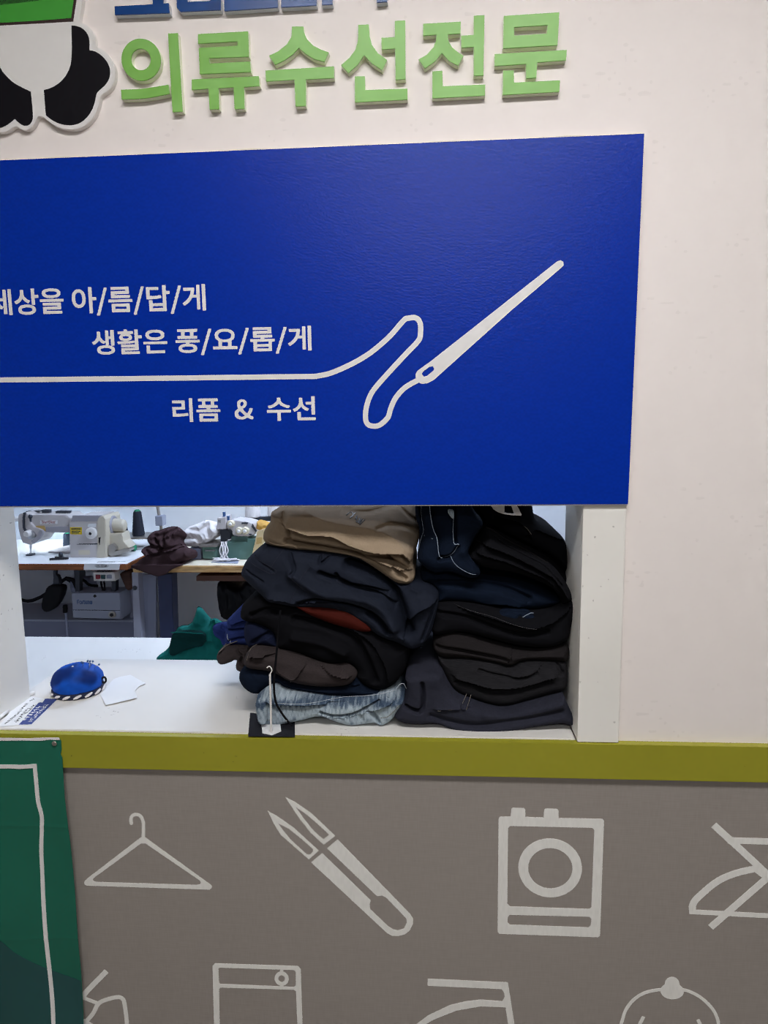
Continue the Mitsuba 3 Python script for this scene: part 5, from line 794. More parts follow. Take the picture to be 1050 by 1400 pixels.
# lockstitch machine
YM = 2.63
sm = thing('sewing_machine', 'beige-grey industrial lockstitch sewing machine on the white-topped table', 'sewing machine')
def part(name, shape, y0, y1, m, parent, b=0.004, zmin=None, **k):
    mesh = bprism(shape, y0, y1, b) if b else prism(shape, y0, y1)
    if zmin is not None: mesh.vertices[:, 2] = np.maximum(mesh.vertices[:, 2], zmin)
    return add(name, mesh, m, parent, **k)
arm = part('arm', poly(rounded([(-2.3093,1.0144), (-2.3093,1.0144), (-2.1631,1.0154), (-2.0099,1.0132), (-2.0176,0.9136), (-2.0176,0.9136), (-2.0984,0.9154), (-2.1777,0.9188), (-2.2429,0.9364), (-2.3029,0.9485)], 1)), 2.63, 2.79, 'mat_machine', sm, 0.008)
body = part('body', poly(rounded([(-2.0223,1.0085), (-1.8494,1.011), (-1.8494,1.011), (-1.8728,0.7733), (-1.8728,0.7733), (-2.0349,0.7733), (-2.0349,0.7733), (-2.0304,0.9041)], 1)), 2.615, 2.80, 'mat_machine', sm, 0.006, TZ)
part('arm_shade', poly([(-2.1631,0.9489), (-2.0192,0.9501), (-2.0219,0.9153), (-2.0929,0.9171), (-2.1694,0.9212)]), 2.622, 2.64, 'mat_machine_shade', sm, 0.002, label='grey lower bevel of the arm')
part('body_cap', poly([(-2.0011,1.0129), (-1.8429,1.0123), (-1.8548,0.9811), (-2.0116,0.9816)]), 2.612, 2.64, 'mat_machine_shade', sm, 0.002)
part('head', poly(rounded([(-2.3164,1.0143), (-2.3023,1.0269), (-2.2777,1.0299), (-2.2503,1.0188), (-2.2437,0.9539), (-2.1724,0.9339), (-2.1906,0.9102), (-2.2293,0.8569), (-2.2652,0.8458), (-2.2878,0.8586), (-2.3049,0.8586), (-2.3215,0.9383)], 1)), 2.61, 2.78, 'mat_machine', sm, 0.006)
part('face_groove', stroke([(-2.273,1.0289), (-2.2799,0.9959), (-2.2824,0.9486), (-2.2736,0.9288)], 0.010, 1), 2.602, 2.615, 'mat_dark_steel', sm, 0)
part('guard', stroke([(-2.1822,0.9239), (-2.2035,0.8923), (-2.2313,0.8702)], 0.022, 1), 2.598, 2.615, 'mat_machine_shade', sm, 0.002)
def yknob(c, r, y0, y1, m, parent, name='knob', **k): return add(name, turned((c[0], y0, c[2]), (c[0], y1, c[2]), [(0, r * 0.8), (0.2, r), (1, r)], 24), m, parent, smooth=40, **k)
q = [(-2.2543,2.58,0.9172), (-2.2373,2.58,1.0112), (-1.8959,2.58,0.9156), (-1.8959,2.58,0.9156), (-2.2425,2.58,0.9054)]
k_ = yknob(q[0], 0.018, 2.57, 2.612, 'mat_white_plastic', sm, 'tension_knob'); yknob(q[4], 0.024, 2.596, 2.612, 'mat_chrome', sm, 'tension_disc')
add('thread_guide', join(ball((q[1][0], 2.60, q[1][2]), 0.012), rod((q[1][0], 2.60, q[1][2] - 0.03), (q[1][0], 2.60, q[1][2] + 0.01), 0.006)), 'mat_dark_steel', sm, smooth=True)
dl = yknob(q[2], 0.032, 2.592, 2.615, 'mat_white_plastic', sm, 'stitch_dial'); yknob(q[3], 0.008, 2.589, 2.593, 'mat_card_black', dl, 'dial_centre')
q = [(-2.2938,0.8512), (-2.2986,0.8148), (-2.2994,0.7865)]
add('needle_bar', join(rod((q[0][0], 2.68, q[0][1]), (q[1][0], 2.68, q[1][1]), 0.006), rod((q[1][0], 2.68, q[1][1]), (q[2][0], 2.68, TZ + 0.01), 0.003)), 'mat_chrome', sm, smooth=40)
add('presser_foot', bx(q[2][0] - 0.018, q[2][0] + 0.016, 2.655, 2.70, TZ + 0.001, TZ + 0.010), 'mat_dark_steel', sm)
cv_ = part('belt_cover', poly(rounded([(-1.864,0.9749), (-1.848,1.0078), (-1.8134,1.0109), (-1.813,0.9353), (-1.8183,0.8839), (-1.8244,0.7733), (-1.8244,0.7733), (-1.8787,0.7701), (-1.8787,0.7701), (-1.8646,0.8879)], 1)), 2.608, 2.80, 'mat_machine_cream', sm, 0.006, TZ, label='cream belt cover')
part('slot', poly([(-1.8564,0.8917), (-1.8452,0.8917), (-1.8532,0.8475), (-1.8586,0.8618)]), 2.606, 2.612, 'mat_card_black', cv_, 0)
q = [(-1.8613,0.9447), (-1.8172,0.9446), (-1.7597,0.9396), (-1.8184,0.999)]
rw = abs(q[3][1] - q[1][1])
add('hand_wheel', turned((q[0][0], 2.71, q[0][1]), (q[1][0] + 0.01, 2.71, q[1][1]), [(0, rw * 0.85), (0.15, rw), (0.4, rw), (0.5, rw * 0.9), (0.62, rw * 0.9), (0.7, rw), (0.9, rw), (1, rw * 0.9)], 40), 'mat_machine_shade', sm, smooth=40, label='grey hand wheel')
add('motor_housing', turned((q[1][0], 2.71, q[1][1]), (q[2][0] + 0.015, 2.71, q[2][1]), [(0, rw * 0.72), (0.75, rw * 0.68), (0.93, rw * 0.6), (1, rw * 0.45)], 40), 'mat_machine_cream', sm, smooth=40, label='cream end motor')
part('stand_cone', poly([(-1.8269,0.9025), (-1.7483,0.9047), (-1.7409,0.8584), (-1.711,0.8224), (-1.7321,0.8089), (-1.834,0.8009)]), 2.66, 2.76, 'mat_machine_cream', sm, 0.006, TZ)
part('mechanism', unary_union([poly(ell([(-1.7988,0.8164), (-1.7779,0.8164), (-1.8011,0.7829)])), poly([(-1.8148,0.8418), (-1.7736,0.8323), (-1.7708,0.8148), (-1.8165,0.8164)]), poly([(-1.8247,0.7925), (-1.7342,0.8203), (-1.6944,0.8163), (-1.6966,0.8068), (-1.8016,0.7765)])]), 2.63, 2.70, 'mat_steel', sm, 0.003, TZ, label='exposed bare metal parts')
part('yellow_label', poly([(-2.0206,0.9479), (-1.9523,0.9477), (-1.9554,0.9067), (-2.022,0.9084)]), 2.6135, 2.6155, 'mat_label_yellow', sm, 0)
lb = part('label_text', unary_union([poly([(-2.013,0.9418), (-1.9584,0.9416), (-1.9589,0.9353), (-2.0135,0.9355)]), poly([(-2.0125,0.9276), (-1.9627,0.9274), (-1.963,0.9227), (-2.0129,0.9228)]), poly([(-2.0133,0.9181), (-1.9714,0.918), (-1.9717,0.9141), (-2.0136,0.9141)])]), 2.613, 2.6138, 'mat_ink', sm, 0)
part('white_label', poly([(-1.914,0.9664), (-1.8675,0.9679), (-1.8704,0.949), (-1.9169,0.9491)]), 2.6105, 2.6155, 'mat_paper', sm, 0)
part('white_label', poly([(-1.9806,0.8179), (-1.9161,0.8179), (-1.9181,0.7909), (-1.9827,0.7909)]), 2.6135, 2.6155, 'mat_machine_cream', sm, 0)
part('seam', poly([(-1.9901,0.8529), (-1.8675,0.8559), (-1.8679,0.8504), (-1.9903,0.8497)]), 2.6135, 2.6155, 'mat_dark_steel', sm, 0)
part('brand_plate', poly([(-2.1992,0.984), (-2.0987,0.9853), (-2.1004,0.9647), (-2.201,0.9634)]), 2.628, 2.6305, 'mat_paper', sm, 0)
def flat_text(txt, p0, height, y, m, parent, width=None):
    me = meshkit.text_mesh(txt, height, 0.0006, True); me.apply_transform(FRONT)
    if width: me.apply_scale([width / (me.bounds[1][0] - me.bounds[0][0]), 1, 1])
    me.apply_translation([p0[0] - me.bounds[0][0], y - me.bounds[0][1], p0[1]]); return add('lettering', me, m, parent)
q = [(-2.1903,0.9683), (-2.1093,0.9681)]; flat_text('SunStar', q[0], 0.016, 2.6272, 'mat_red_ink', sm, q[1][0] - q[0][0])
part('tape', poly([(-2.2233,0.9554), (-2.1723,0.9553), (-2.1667,0.9252), (-2.2019,0.9205), (-2.215,0.9285)]), 2.6205, 2.6225, 'mat_tape_tan', sm, 0, label='tan tape under the arm')
part('thread_post', unary_union([poly([(-2.2269,1.0344), (-2.1841,1.0342), (-2.1839,1.0165), (-2.2268,1.0167)]), poly([(-2.1451,1.0276), (-2.0663,1.0273), (-2.0676,1.0112), (-2.1448,1.0116)]), poly([(-2.3209,1.0268), (-2.2257,1.0296), (-2.226,1.0256), (-2.3213,1.0219)])]), 2.70, 2.73, 'mat_dark_steel', sm, 0.002, label='dark guides on top of the arm')
# unseen lamp added behind the arm to brighten the wall there
wlp = thing('added_glow_lamp', 'small cool lamp added unseen behind the arm of the sewing machine to brighten the wall', 'lamp')
q = [(-2.3656,2.86,0.9492), (-2.2353,2.86,0.9655)]
add('shade', join(bx(q[0][0] - 0.14, q[0][0] + 0.14, 2.84, 2.90, q[0][2], q[0][2] + 0.02)), 'mat_white_plastic', wlp)
add('arm', rod((q[0][0] + 0.1, 2.80, q[0][2] + 0.012), (q[0][0] + 0.1, 2.845, q[0][2] + 0.012), 0.006), 'mat_dark_steel', wlp)
a, b, c_ = q[0][0] - 0.13, q[0][0] + 0.13, q[0][2] - 0.002
add('diffuser', trimesh.Trimesh([(a, 2.845, c_), (b, 2.845, c_), (b, 2.902, c_ + 0.018), (a, 2.902, c_ + 0.018)], [(0, 2, 1), (0, 3, 2)]), 'mat_white_plastic', wlp, emitter={'type': 'area', 'radiance': {'type': 'rgb', 'value': ADDED_LAMP}})
# things on the first table
sc = thing('thread_clippers', 'small black thread clippers lying on the white sewing table', 'scissors')
add('frame', tube([(a, 2.53 + 0.01 * i, TZ + 0.008) for i, (a, b) in enumerate([(-2.1054,0.7694), (-2.0938,0.7836), (-2.0493,0.7914), (-2.0183,0.7812), (-2.051,0.771), (-2.1007,0.7678)])], 0.006, 8), 'mat_card_black', sc, smooth=True)
add('knob', ball(([(-2.0677,0.7946)][0][0], 2.58, TZ + 0.02), (0.012, 0.012, 0.02)), 'mat_dark_steel', sc, smooth=True)
nt = thing('brand_card', 'white paper card with an oval logo folded over the wooden edge of the sewing table', 'card')
cq = [(-1.8688,0.7756), (-1.67,0.7758), (-1.6777,0.7422), (-1.8736,0.742)]
add('front', prism(poly(cq), 2.4475, 2.449), 'mat_paper', nt)
add('top', slab(poly([(cq[0][0], 2.449), (cq[1][0], 2.449), (cq[1][0] + 0.03, 2.56), (cq[0][0] - 0.02, 2.56)]), TZ + 0.0002, TZ + 0.001), 'mat_paper', nt)
ov = poly(ell([(-1.7722,0.7639), (-1.7337,0.764), (-1.7729,0.7548)]))
add('logo_oval', prism(ov.difference(ov.buffer(-0.0018)), 2.4468, 2.4476), 'mat_ink', nt)
q = [(-1.8033,0.7601), (-1.7417,0.7602)]; flat_text('SunStar', q[0], 0.009, 2.4466, 'mat_ink', nt, q[1][0] - q[0][0])
q = [(-1.8162,2.476), (-1.7155,2.4763), (-1.8578,2.4975), (-1.6903,2.5418)]
add('top_print', join(slab(poly([(q[0][0], q[0][1]), (q[1][0], q[1][1]), (q[1][0], q[1][1] + 0.012), (q[0][0], q[0][1] + 0.012)]), TZ + 0.001, TZ + 0.0016), slab(poly([(q[0][0], q[0][1] + 0.025), (q[1][0] + 0.05, q[1][1] + 0.025), (q[1][0] + 0.05, q[1][1] + 0.033), (q[0][0], q[0][1] + 0.033)]), TZ + 0.001, TZ + 0.0016)), 'mat_faint_ink', nt)
sw = thing('switch_box', 'pale grey power switch box with red and dark buttons under the sewing table', 'switch')
part('case', poly([(-1.8374,0.7219), (-1.7179,0.7221), (-1.718,0.6743), (-1.8378,0.674)]), 2.475, 2.54, 'mat_white_plastic', sw, 0.004)
part('bracket', poly([(-1.8234,0.7275), (-1.753,0.7276), (-1.7542,0.7105), (-1.8247,0.7104)]), 2.49, 2.53, 'mat_dark_steel', sw, 0)
part('red_button', poly([(-1.8212,0.7096), (-1.7963,0.7096), (-1.798,0.6865), (-1.8213,0.6864)]), 2.467, 2.48, 'mat_button_red', sw, 0.002, label='dark red button')
part('green_button', poly([(-1.7901,0.7096), (-1.7684,0.7097), (-1.77,0.6865), (-1.7917,0.6865)]), 2.467, 2.48, 'mat_button_green', sw, 0.002, label='dark green button')
part('label', poly([(-1.7606,0.7097), (-1.7327,0.7097), (-1.7342,0.6882), (-1.7621,0.6881)]), 2.4735, 2.4755, 'mat_control_grey', sw, 0)
cb_ = thing('motor_controller', 'grey motor control box hanging under the sewing table', 'control box')
part('case', poly([(-2.0133,0.5833), (-1.738,0.5859), (-1.7386,0.4342), (-2.0162,0.4421)]), 2.56, 2.70, 'mat_control_grey', cb_, 0.006)
for sh_ in ([(-2.0016,0.711), (-1.9773,0.711), (-1.988,0.5706), (-2.0124,0.5705)], [(-1.7923,0.7113), (-1.7683,0.7113), (-1.7778,0.5714), (-1.802,0.5713)]): part('hanger', poly(sh_), 2.6, 2.64, 'mat_dark_steel', cb_, 0)
part('seam', poly([(-2.0148,0.4894), (-1.7405,0.4876), (-1.7407,0.4844), (-2.015,0.4861)]), 2.5588, 2.5605, 'mat_dark_steel', cb_, 0)
q = [(-1.7847,2.56,0.4636), (-1.8789,2.56,0.5679), (-1.9834,2.56,0.5226), (-1.8974,2.56,0.5231)]
kk = yknob(q[0], 0.020, 2.548, 2.562, 'mat_steel', cb_, 'knob'); yknob(q[0], 0.010, 2.545, 2.549, 'mat_card_black', kk, 'socket'); yknob(q[1], 0.008, 2.556, 2.562, 'mat_card_black', cb_, 'screw')
flat_text('Fortuna', (q[2][0], q[2][2]), 0.024, 2.5585, 'mat_pin_blue', cb_, q[3][0] - q[2][0])
kp = thing('knee_lifter', 'black padded knee lifter hanging under the sewing table', 'knee lifter')
part('pad', poly(rounded([(-2.1442,0.6285), (-2.0943,0.6302), (-2.0577,0.6255), (-2.0548,0.6017), (-2.0768,0.5474), (-2.1201,0.4911), (-2.1595,0.4732), (-2.187,0.4827), (-2.1917,0.5228), (-2.1662,0.5869)], 2)), 2.55, 2.60, 'mat_black_rubber', kp, 0.010)
part('stem', poly(rounded([(-2.1214,0.6755), (-2.1061,0.6851), (-2.0911,0.6715), (-2.0894,0.6115), (-2.1299,0.6114)], 1)), 2.58, 2.61, 'mat_dark_steel', kp, 0.004)
part('rod', poly([(-2.1217,0.7068), (-2.1055,0.7069), (-2.1106,0.6628), (-2.1236,0.6627)]), 2.585, 2.605, 'mat_dark_steel', kp, 0)
hs = [(-2.466,2.8,0.4825), (-2.4151,2.8,0.4716), (-2.3666,2.8,0.483), (-2.3082,2.8,0.5114), (-2.2174,2.8,0.5729), (-2.1719,2.8,0.6068), (-2.1309,2.8,0.5858)]
add('cable', tube(hs, 0.010, 8), 'mat_black_rubber', smooth=True, label='black cable curving behind the knee lifter', cat='cable')
mo = thing('clutch_motor', 'dark motor with hoses behind the control box', 'motor')
q = [(-2.1109,2.8,0.5689), (-1.9953,2.8,0.5769), (-2.1549,2.8,0.6069)]
add('housing', rod((q[0][0], 2.78, q[0][2]), (q[1][0], 2.78, q[1][2]), 0.055), 'mat_steel_blue', mo, smooth=40)
add('bracket', bx(q[0][0] + 0.02, q[0][0] + 0.06, 2.75, 2.81, q[0][2], TZ - 0.03), 'mat_dark_steel', mo)
for hm in (tube([(-2.0443,2.7,0.6063), (-2.0098,2.7,0.6229), (-1.9785,2.7,0.5982), (-1.9294,2.7,0.5901)], 0.008), tube([(x + 0.02, 2.62, z) for x, y, z in [(-1.8875,2.62,0.6384), (-1.8854,2.62,0.6102), (-1.8759,2.62,0.5739)]], 0.006), tube([(x, 2.62, z) for x, y, z in [(-1.851,2.62,0.6385), (-1.8479,2.62,0.6022), (-1.8515,2.62,0.574)]], 0.005), tube([(x, 2.62, z) for x, y, z in [(-2.0732,2.62,0.6541), (-2.0491,2.62,0.6501), (-2.0256,2.62,0.638), (-2.0052,2.62,0.5856)]], 0.012)): add('hose', hm, 'mat_black_rubber', mo, smooth=True)
op = thing('oil_can', 'beige-brown plastic holder under the right end of the sewing table', 'holder')
part('body', poly(rounded([(-1.7629,0.6868), (-1.6897,0.6989), (-1.6888,0.6509), (-1.6954,0.5866), (-1.7255,0.5825), (-1.7492,0.6508)], 1)), 2.62, 2.68, 'mat_dark_wood', op, 0.01)
bxg = thing('storage_box', 'long low grey box on the floor under the sewing table', 'box')
q = [(-2.761,0.3995), (-1.7114,0.4028), (-1.7193,0.2804)]
add('body', bx(q[0][0], q[1][0], 2.66, 3.0, 0.0, q[1][1] - 0.012), 'mat_box_grey', bxg)
add('lid', bx(q[0][0] - 0.005, q[1][0] + 0.005, 2.652, 3.005, q[1][1] - 0.012, q[1][1]), 'mat_control_grey', bxg, label='lighter lid')
st = thing('pedal_rod', 'thin dark rod standing between knee lifter and control box', 'rod')
q = [(-2.0925,0.4767), (-2.0961,0.4521), (-2.1181,0.2037)]
add('rod', rod((q[0][0], 2.63, q[0][1]), (q[0][0], 2.63, 0.02), 0.006), 'mat_steel_blue', st, smooth=40)
add('sleeve', rod((q[0][0], 2.63, q[0][1] + 0.02), (q[1][0], 2.63, q[1][1]), 0.013), 'mat_black_rubber', st, smooth=40)

# thread stand and cones
def cone(x, y, z, h, r0, r1, m, tip, label, spool_name='thread_cone'):
    t = thing(spool_name, label, 'thread cone')
    add('thread', turned((x, y, z), (x, y, z + h * 0.94), [(0, r0 * 0.9), (0.05, r0), (0.95, r1 * 1.05), (1, r1 * 0.9)], 28), m, t, smooth=40)
    add('core', join(turned((x, y, z + h * 0.92), (x, y, z + h), [(0, r1 * 0.95), (0.5, r1 * 0.8), (1, r1 * 0.5)], 28)), tip, t, smooth=40, label='plastic cone core')
    return t
ts = thing('thread_stand', 'grey thread stand with a tray behind the sewing machine', 'thread stand')
q = [(-1.8694,2.9,0.8506), (-1.6202,2.9,0.8992), (-1.6212,2.9,0.8825), (-1.8704,2.9,0.8366), (-1.6475,2.9,1.0208), (-1.6289,2.9,0.9103), (-1.6215,2.9,0.9084)]
tz = q[0][2]
add('tray', bx(q[0][0] - 0.05, q[1][0], 2.80, 3.0, tz - 0.006, tz + 0.004), 'mat_steel', ts)
add('pole', tube([(q[4][0] - 0.03, 2.96, 1.3), (q[4][0], 2.95, q[4][2]), (q[5][0], 2.94, q[5][2])], 0.009, 10, 0), 'mat_steel', ts, smooth=40)
add('clamp', bx(q[5][0] - 0.022, q[5][0] + 0.022, 2.91, 2.97, q[5][2] - 0.004, q[5][2] + 0.055), 'mat_control_grey', ts)
add('foot', rod((q[5][0], 2.94, TZ), (q[5][0], 2.94, q[5][2]), 0.009), 'mat_steel', ts, smooth=40)
c1 = [(-1.7444,2.88,0.8769), (-1.7474,2.88,1.0057), (-1.7777,2.88,0.9691), (-1.7032,2.88,0.9688)]
cone(c1[0][0], 2.88, tz + 0.004, c1[1][2] - tz, 0.036, 0.022, 'mat_navy_thread', 'mat_green_tip', 'dark navy thread cone with green tip standing on the thread stand')
c2 = [(-1.8705,2.97,0.8663), (-1.8679,2.97,0.9049)]
cone(c2[0][0], 2.97, tz + 0.004, c2[1][2] - tz, 0.022, 0.016, 'mat_navy_thread', 'mat_green_tip', 'half hidden dark thread cone with green tip beside the machine motor')
c3 = [(-2.2206,2.95,0.7713), (-2.2135,2.95,0.8619)]
cone(c3[0][0] + 0.006, 2.95, TZ, c3[1][2] - TZ, 0.034, 0.026, 'mat_navy_thread', 'mat_green_tip', 'dark blue thread cone seen under the arm of the sewing machine')
sp = thing('bobbin', 'small green bobbin lying beside the sewing machine', 'bobbin')
q = [(-1.7917,2.8,0.8369), (-1.7669,2.8,0.8328), (-1.7421,2.8,0.8278)]
add('spool', rod((q[1][0], 2.80, TZ + 0.022), (q[2][0] + 0.01, 2.80, TZ + 0.022), 0.020), 'mat_green_tip', sp, smooth=40)
add('thread', rod((q[1][0] + 0.008, 2.80, TZ + 0.022), (q[2][0] + 0.002, 2.80, TZ + 0.022), 0.022), 'mat_navy_thread', sp, smooth=40)
pp_ = [(-1.8535,2.9916), (-1.8064,3.1336), (-1.7295,2.9454), (-1.8144,2.9013)]
sheet('paper_pattern', [(x, min(y, 3.0)) for x, y in pp_], TZ + 0.0002, 'white paper lying under the thread stand on the sewing table', 0.006)
wf = thing('white_fabric', 'white fabric pieces lying under the needle of the sewing machine', 'fabric')
q = [(-2.3306,0.7621), (-2.2587,0.7703), (-2.2062,0.799), (-2.0893,0.803), (-2.0887,0.758), (-2.1765,0.7538), (-2.2939,0.7497)]
m_, s_ = cloth([(-2.27, TZ)] + [(-2.20, TZ + 0.014), (-2.10, TZ + 0.028), (-1.98, TZ + 0.030), (-1.90, TZ + 0.018), (-1.87, TZ)], 2.75, 0.03, 2.95, [], 0.003, (30, 40), 31, 0.006, zmin=TZ, tight=0.7)
add('cloth', m_, 'mat_white_cloth', wf, smooth=50)

# overlock machine
Y2 = 2.62; Z2 = 0.767
ov_ = thing('overlock_machine', 'green and beige overlock machine on the cream sewing table', 'sewing machine')
part('base', poly([(-1.1283,0.8663), (-1.0217,0.8662), (-0.9788,0.8661), (-0.9828,0.7663), (-1.1327,0.7679)]), 2.60, 2.78, 'mat_machine_green', ov_, 0.005, Z2)
part('base_step', poly([(-1.1094,0.8922), (-1.0154,0.892), (-1.0165,0.8647), (-1.1106,0.8648)]), 2.62, 2.76, 'mat_machine_green', ov_, 0.003)
part('side_panel', poly([(-1.014,0.8843), (-0.9664,0.88), (-0.9766,0.7945), (-0.9903,0.7722), (-1.0186,0.7722)]), 2.597, 2.70, 'mat_machine_green', ov_, 0.003, Z2)
part('front_cover', poly(rounded([(-1.1273,0.9876), (-0.9864,0.9752), (-0.961,0.9311), (-0.9794,0.8954), (-1.0972,0.8956), (-1.0989,0.9357), (-1.1297,0.9349)], 1)), 2.605, 2.74, 'mat_machine', ov_, 0.006)
part('needle_head', poly([(-1.1764,0.9979), (-1.13,1.0029), (-1.1313,0.9366), (-1.1828,0.935)]), 2.60, 2.72, 'mat_machine', ov_, 0.004)
part('needle_post', poly([(-1.1683,0.9334), (-1.1425,0.9333), (-1.1141,0.9152), (-1.1158,0.8766), (-1.1459,0.8767), (-1.1609,0.8336), (-1.1712,0.8337)]), 2.62, 2.70, 'mat_dark_steel', ov_, 0.002)
part('top_screw', unary_union([poly([(-1.1549,1.0258), (-1.142,1.0257), (-1.1435,0.995), (-1.1546,0.9951)]), poly([(-1.1353,1.0035), (-1.1199,1.0035), (-1.1209,0.9813), (-1.1363,0.9813)])]), 2.63, 2.65, 'mat_pin_blue', ov_, 0.002)
part('feed_plate', poly([(-1.2726,0.8548), (-1.1728,0.8564), (-1.1733,0.8444), (-1.2733,0.8427)]), 2.56, 2.74, 'mat_steel', ov_, 0.003)
part('feed_body', poly([(-1.2628,0.8444), (-1.1853,0.8444), (-1.1836,0.7721), (-1.261,0.7773)]), 2.58, 2.74, 'mat_machine_green', ov_, 0.003, Z2)
part('feed_handle', poly([(-1.2452,0.826), (-1.1904,0.826), (-1.1907,0.8191), (-1.2456,0.8191)]), 2.576, 2.584, 'mat_chrome', ov_, 0)
part('chrome_plate', poly([(-1.1749,0.8664), (-1.1286,0.8595), (-1.1327,0.7679), (-1.1882,0.7662)]), 2.63, 2.68, 'mat_chrome', ov_, 0.002, Z2)
part('brand_mark', poly([(-1.1716,0.9894), (-1.1563,0.9894), (-1.157,0.9741), (-1.1724,0.9741)]), 2.5985, 2.601, 'mat_faint_ink', ov_, 0)
for c in [(-1.1003,2.58,0.9669), (-1.0553,2.58,0.9287), (-1.0205,2.58,0.9286)]:
    kb = yknob((c[0], 0, c[2]), 0.020, 2.585, 2.607, 'mat_knob_cream', ov_, 'tension_knob', label='cream tension knob'); yknob((c[0], 0, c[2]), 0.009, 2.572, 2.586, 'mat_white_plastic', kb, 'button')
part('thread_guide', unary_union([poly([(-1.0418,0.9737), (-1.0086,0.9736), (-1.0089,0.9651), (-1.0421,0.9652)]), poly([(-1.0044,0.9107), (-0.989,0.9107), (-0.9893,0.9039), (-1.0046,0.9039)]), poly([(-0.9826,0.9651), (-0.9612,0.9268), (-0.9649,0.9192), (-0.9875,0.9498)])]), 2.601, 2.612, 'mat_dark_steel', ov_, 0)
add('lint', meshkit and join(*[tube([(a + random.uniform(-.05, .05), 2.52 + random.uniform(0, .06), Z2 + 0.004 + random.uniform(0, .012)) for _ in range(4)], 0.003, 5) for a in np.linspace([(-1.194,0.7706)][0][0] + 0.02, [(-1.0581,0.7707)][0][0] - 0.03, 14)],
    *[tube([(b + random.uniform(-.03, .03), 2.56, Z2 + 0.005), (b + random.uniform(-.02, .02), 2.57, Z2 + 0.05), (b + random.uniform(-.01, .01), 2.60, Z2 + 0.10)], 0.003, 5) for b in np.linspace([(-1.1557,0.7706)][0][0], [(-1.1302,0.7707)][0][0], 6)]), 'mat_white_cloth', ov_, smooth=True, kind='stuff', label='loose thread ends under the needle')
q = [(-1.1973,2.5192), (-1.0413,2.4885), (-1.06,2.5876), (-1.1949,2.6079)]
add('throat_plate', slab(poly(q), Z2 + 0.0002, Z2 + 0.002), 'mat_control_grey', ov_)
rail = thing('thread_rail', 'dark thread rail behind the overlock machine', 'thread stand')
q = [(-1.078,2.85,0.96), (-0.9195,2.85,0.9703), (-0.9205,2.85,0.9433), (-1.0742,2.85,0.942)]
add('rail', prism(poly([(a, c) for a, b, c in q]), 2.85, 2.89), 'mat_dark_steel', rail)
add('pole', rod((q[0][0] + 0.06, 2.87, Z2), (q[0][0] + 0.06, 2.87, q[0][2]), 0.01), 'mat_steel', rail, smooth=40)
for i, (x_, lab_) in enumerate(zip([(-1.0484,2.87,0.9678), (-0.9144,2.87,0.9835)], ('white thread cone standing on the rail behind the overlock machine', 'white thread cone on the rail, right one half hidden by the taupe trousers'))):
    cone(x_[0], 2.87, q[0][2] - 0.0 + 0.004 if i == 0 else q[1][2] + 0.004, 0.14, 0.046, 0.036, 'mat_white_cloth', 'mat_white_plastic', lab_)
kc = thing('kraft_card', 'beige kraft card leaning beside the overlock machine', 'card')
part('card', poly([(-0.9856,0.7839), (-0.9459,0.9327), (-0.9034,0.946), (-0.906,0.877), (-0.9661,0.8069), (-0.9772,0.7839)]), 2.56, 2.575, 'mat_kraft', kc, 0.001, Z2)
part('print', poly([(-0.9488,0.8958), (-0.9201,0.8991), (-0.9247,0.8654), (-0.9553,0.8604)]), 2.558, 2.5605, 'mat_tape_tan', kc, 0)
ocp = thing('ochre_paper', 'crumpled ochre paper behind the kraft card', 'paper')
m_, _ = cloth([(-0.9657,0.9363), (-0.9607,0.9771), (-0.932,0.9702), (-0.911,0.9617), (-0.8965,0.9616), (-0.9037,0.9276), (-0.9339,0.9191)], 2.62, 0.02, 2.70, [], 0.008, (60, 60), 33, 0.005, tight=0.6, rnd=0)
add('sheet', m_, 'mat_ochre_paper', ocp)
br = thing('brown_cloth', 'dark brown cloth heaped on the cream sewing table and hanging over its edge', 'cloth')
m_, s_ = cloth([(-1.6105,0.7692), (-1.6091,0.7641), (-1.5748,0.7946), (-1.5327,0.8149), (-1.5588,0.8317), (-1.561,0.852), (-1.5365,0.8637), (-1.5055,0.8704), (-1.5261,0.894), (-1.5245,0.9208), (-1.4977,0.9441), (-1.4594,0.949), (-1.436,0.9607), (-1.3738,0.9738), (-1.3387,0.9554), (-1.3452,0.9279), (-1.3632,0.9071), (-1.3451,0.8694), (-1.3255,0.8568), (-1.2874,0.845), (-1.2862,0.8047), (-1.3123,0.7896), (-1.3904,0.7524), (-1.4177,0.7202), (-1.466,0.7082), (-1.4727,0.7099), (-1.5109,0.7251), (-1.5691,0.7488)], 2.5, 0.055, 2.60,
    [('groove', [(-1.4944,0.8746), (-1.4369,0.8546), (-1.3695,0.8645), (-1.3111,0.8645)], 0.010, 0.04), ('groove', [(-1.4204,0.9655), (-1.4329,0.9226), (-1.4191,0.8729)], 0.010, 0.03), ('groove', [(-1.4755,0.9103), (-1.4523,0.8771), (-1.4462,0.8396)], 0.008, 0.03), ('groove', [(-1.3639,0.9637), (-1.3824,0.9308), (-1.3769,0.8811)], 0.008, 0.025), ('step', [(-1.5838,0.7895), (-1.5228,0.8213), (-1.4548,0.8355), (-1.3956,0.8463), (-1.3236,0.8645)], 0.05, 0.03), ('groove', [(-1.4787,0.9268), (-1.4327,0.9268), (-1.3641,0.9596)], 0.010, 0.02), ('groove', [(-1.3524,0.9472), (-1.3676,0.8977), (-1.3361,0.8645)], 0.010, 0.02), ('groove', [(-1.5212,0.848), (-1.4721,0.8271), (-1.4289,0.8479)], 0.008, 0.02), ('groove', [(-1.4966,0.9062), (-1.4428,0.8978), (-1.4,0.9143)], 0.012, 0.015)], 0.016, (18, 20), 34, 0.005, tight=0.6, slump=0.85, rnd=1)
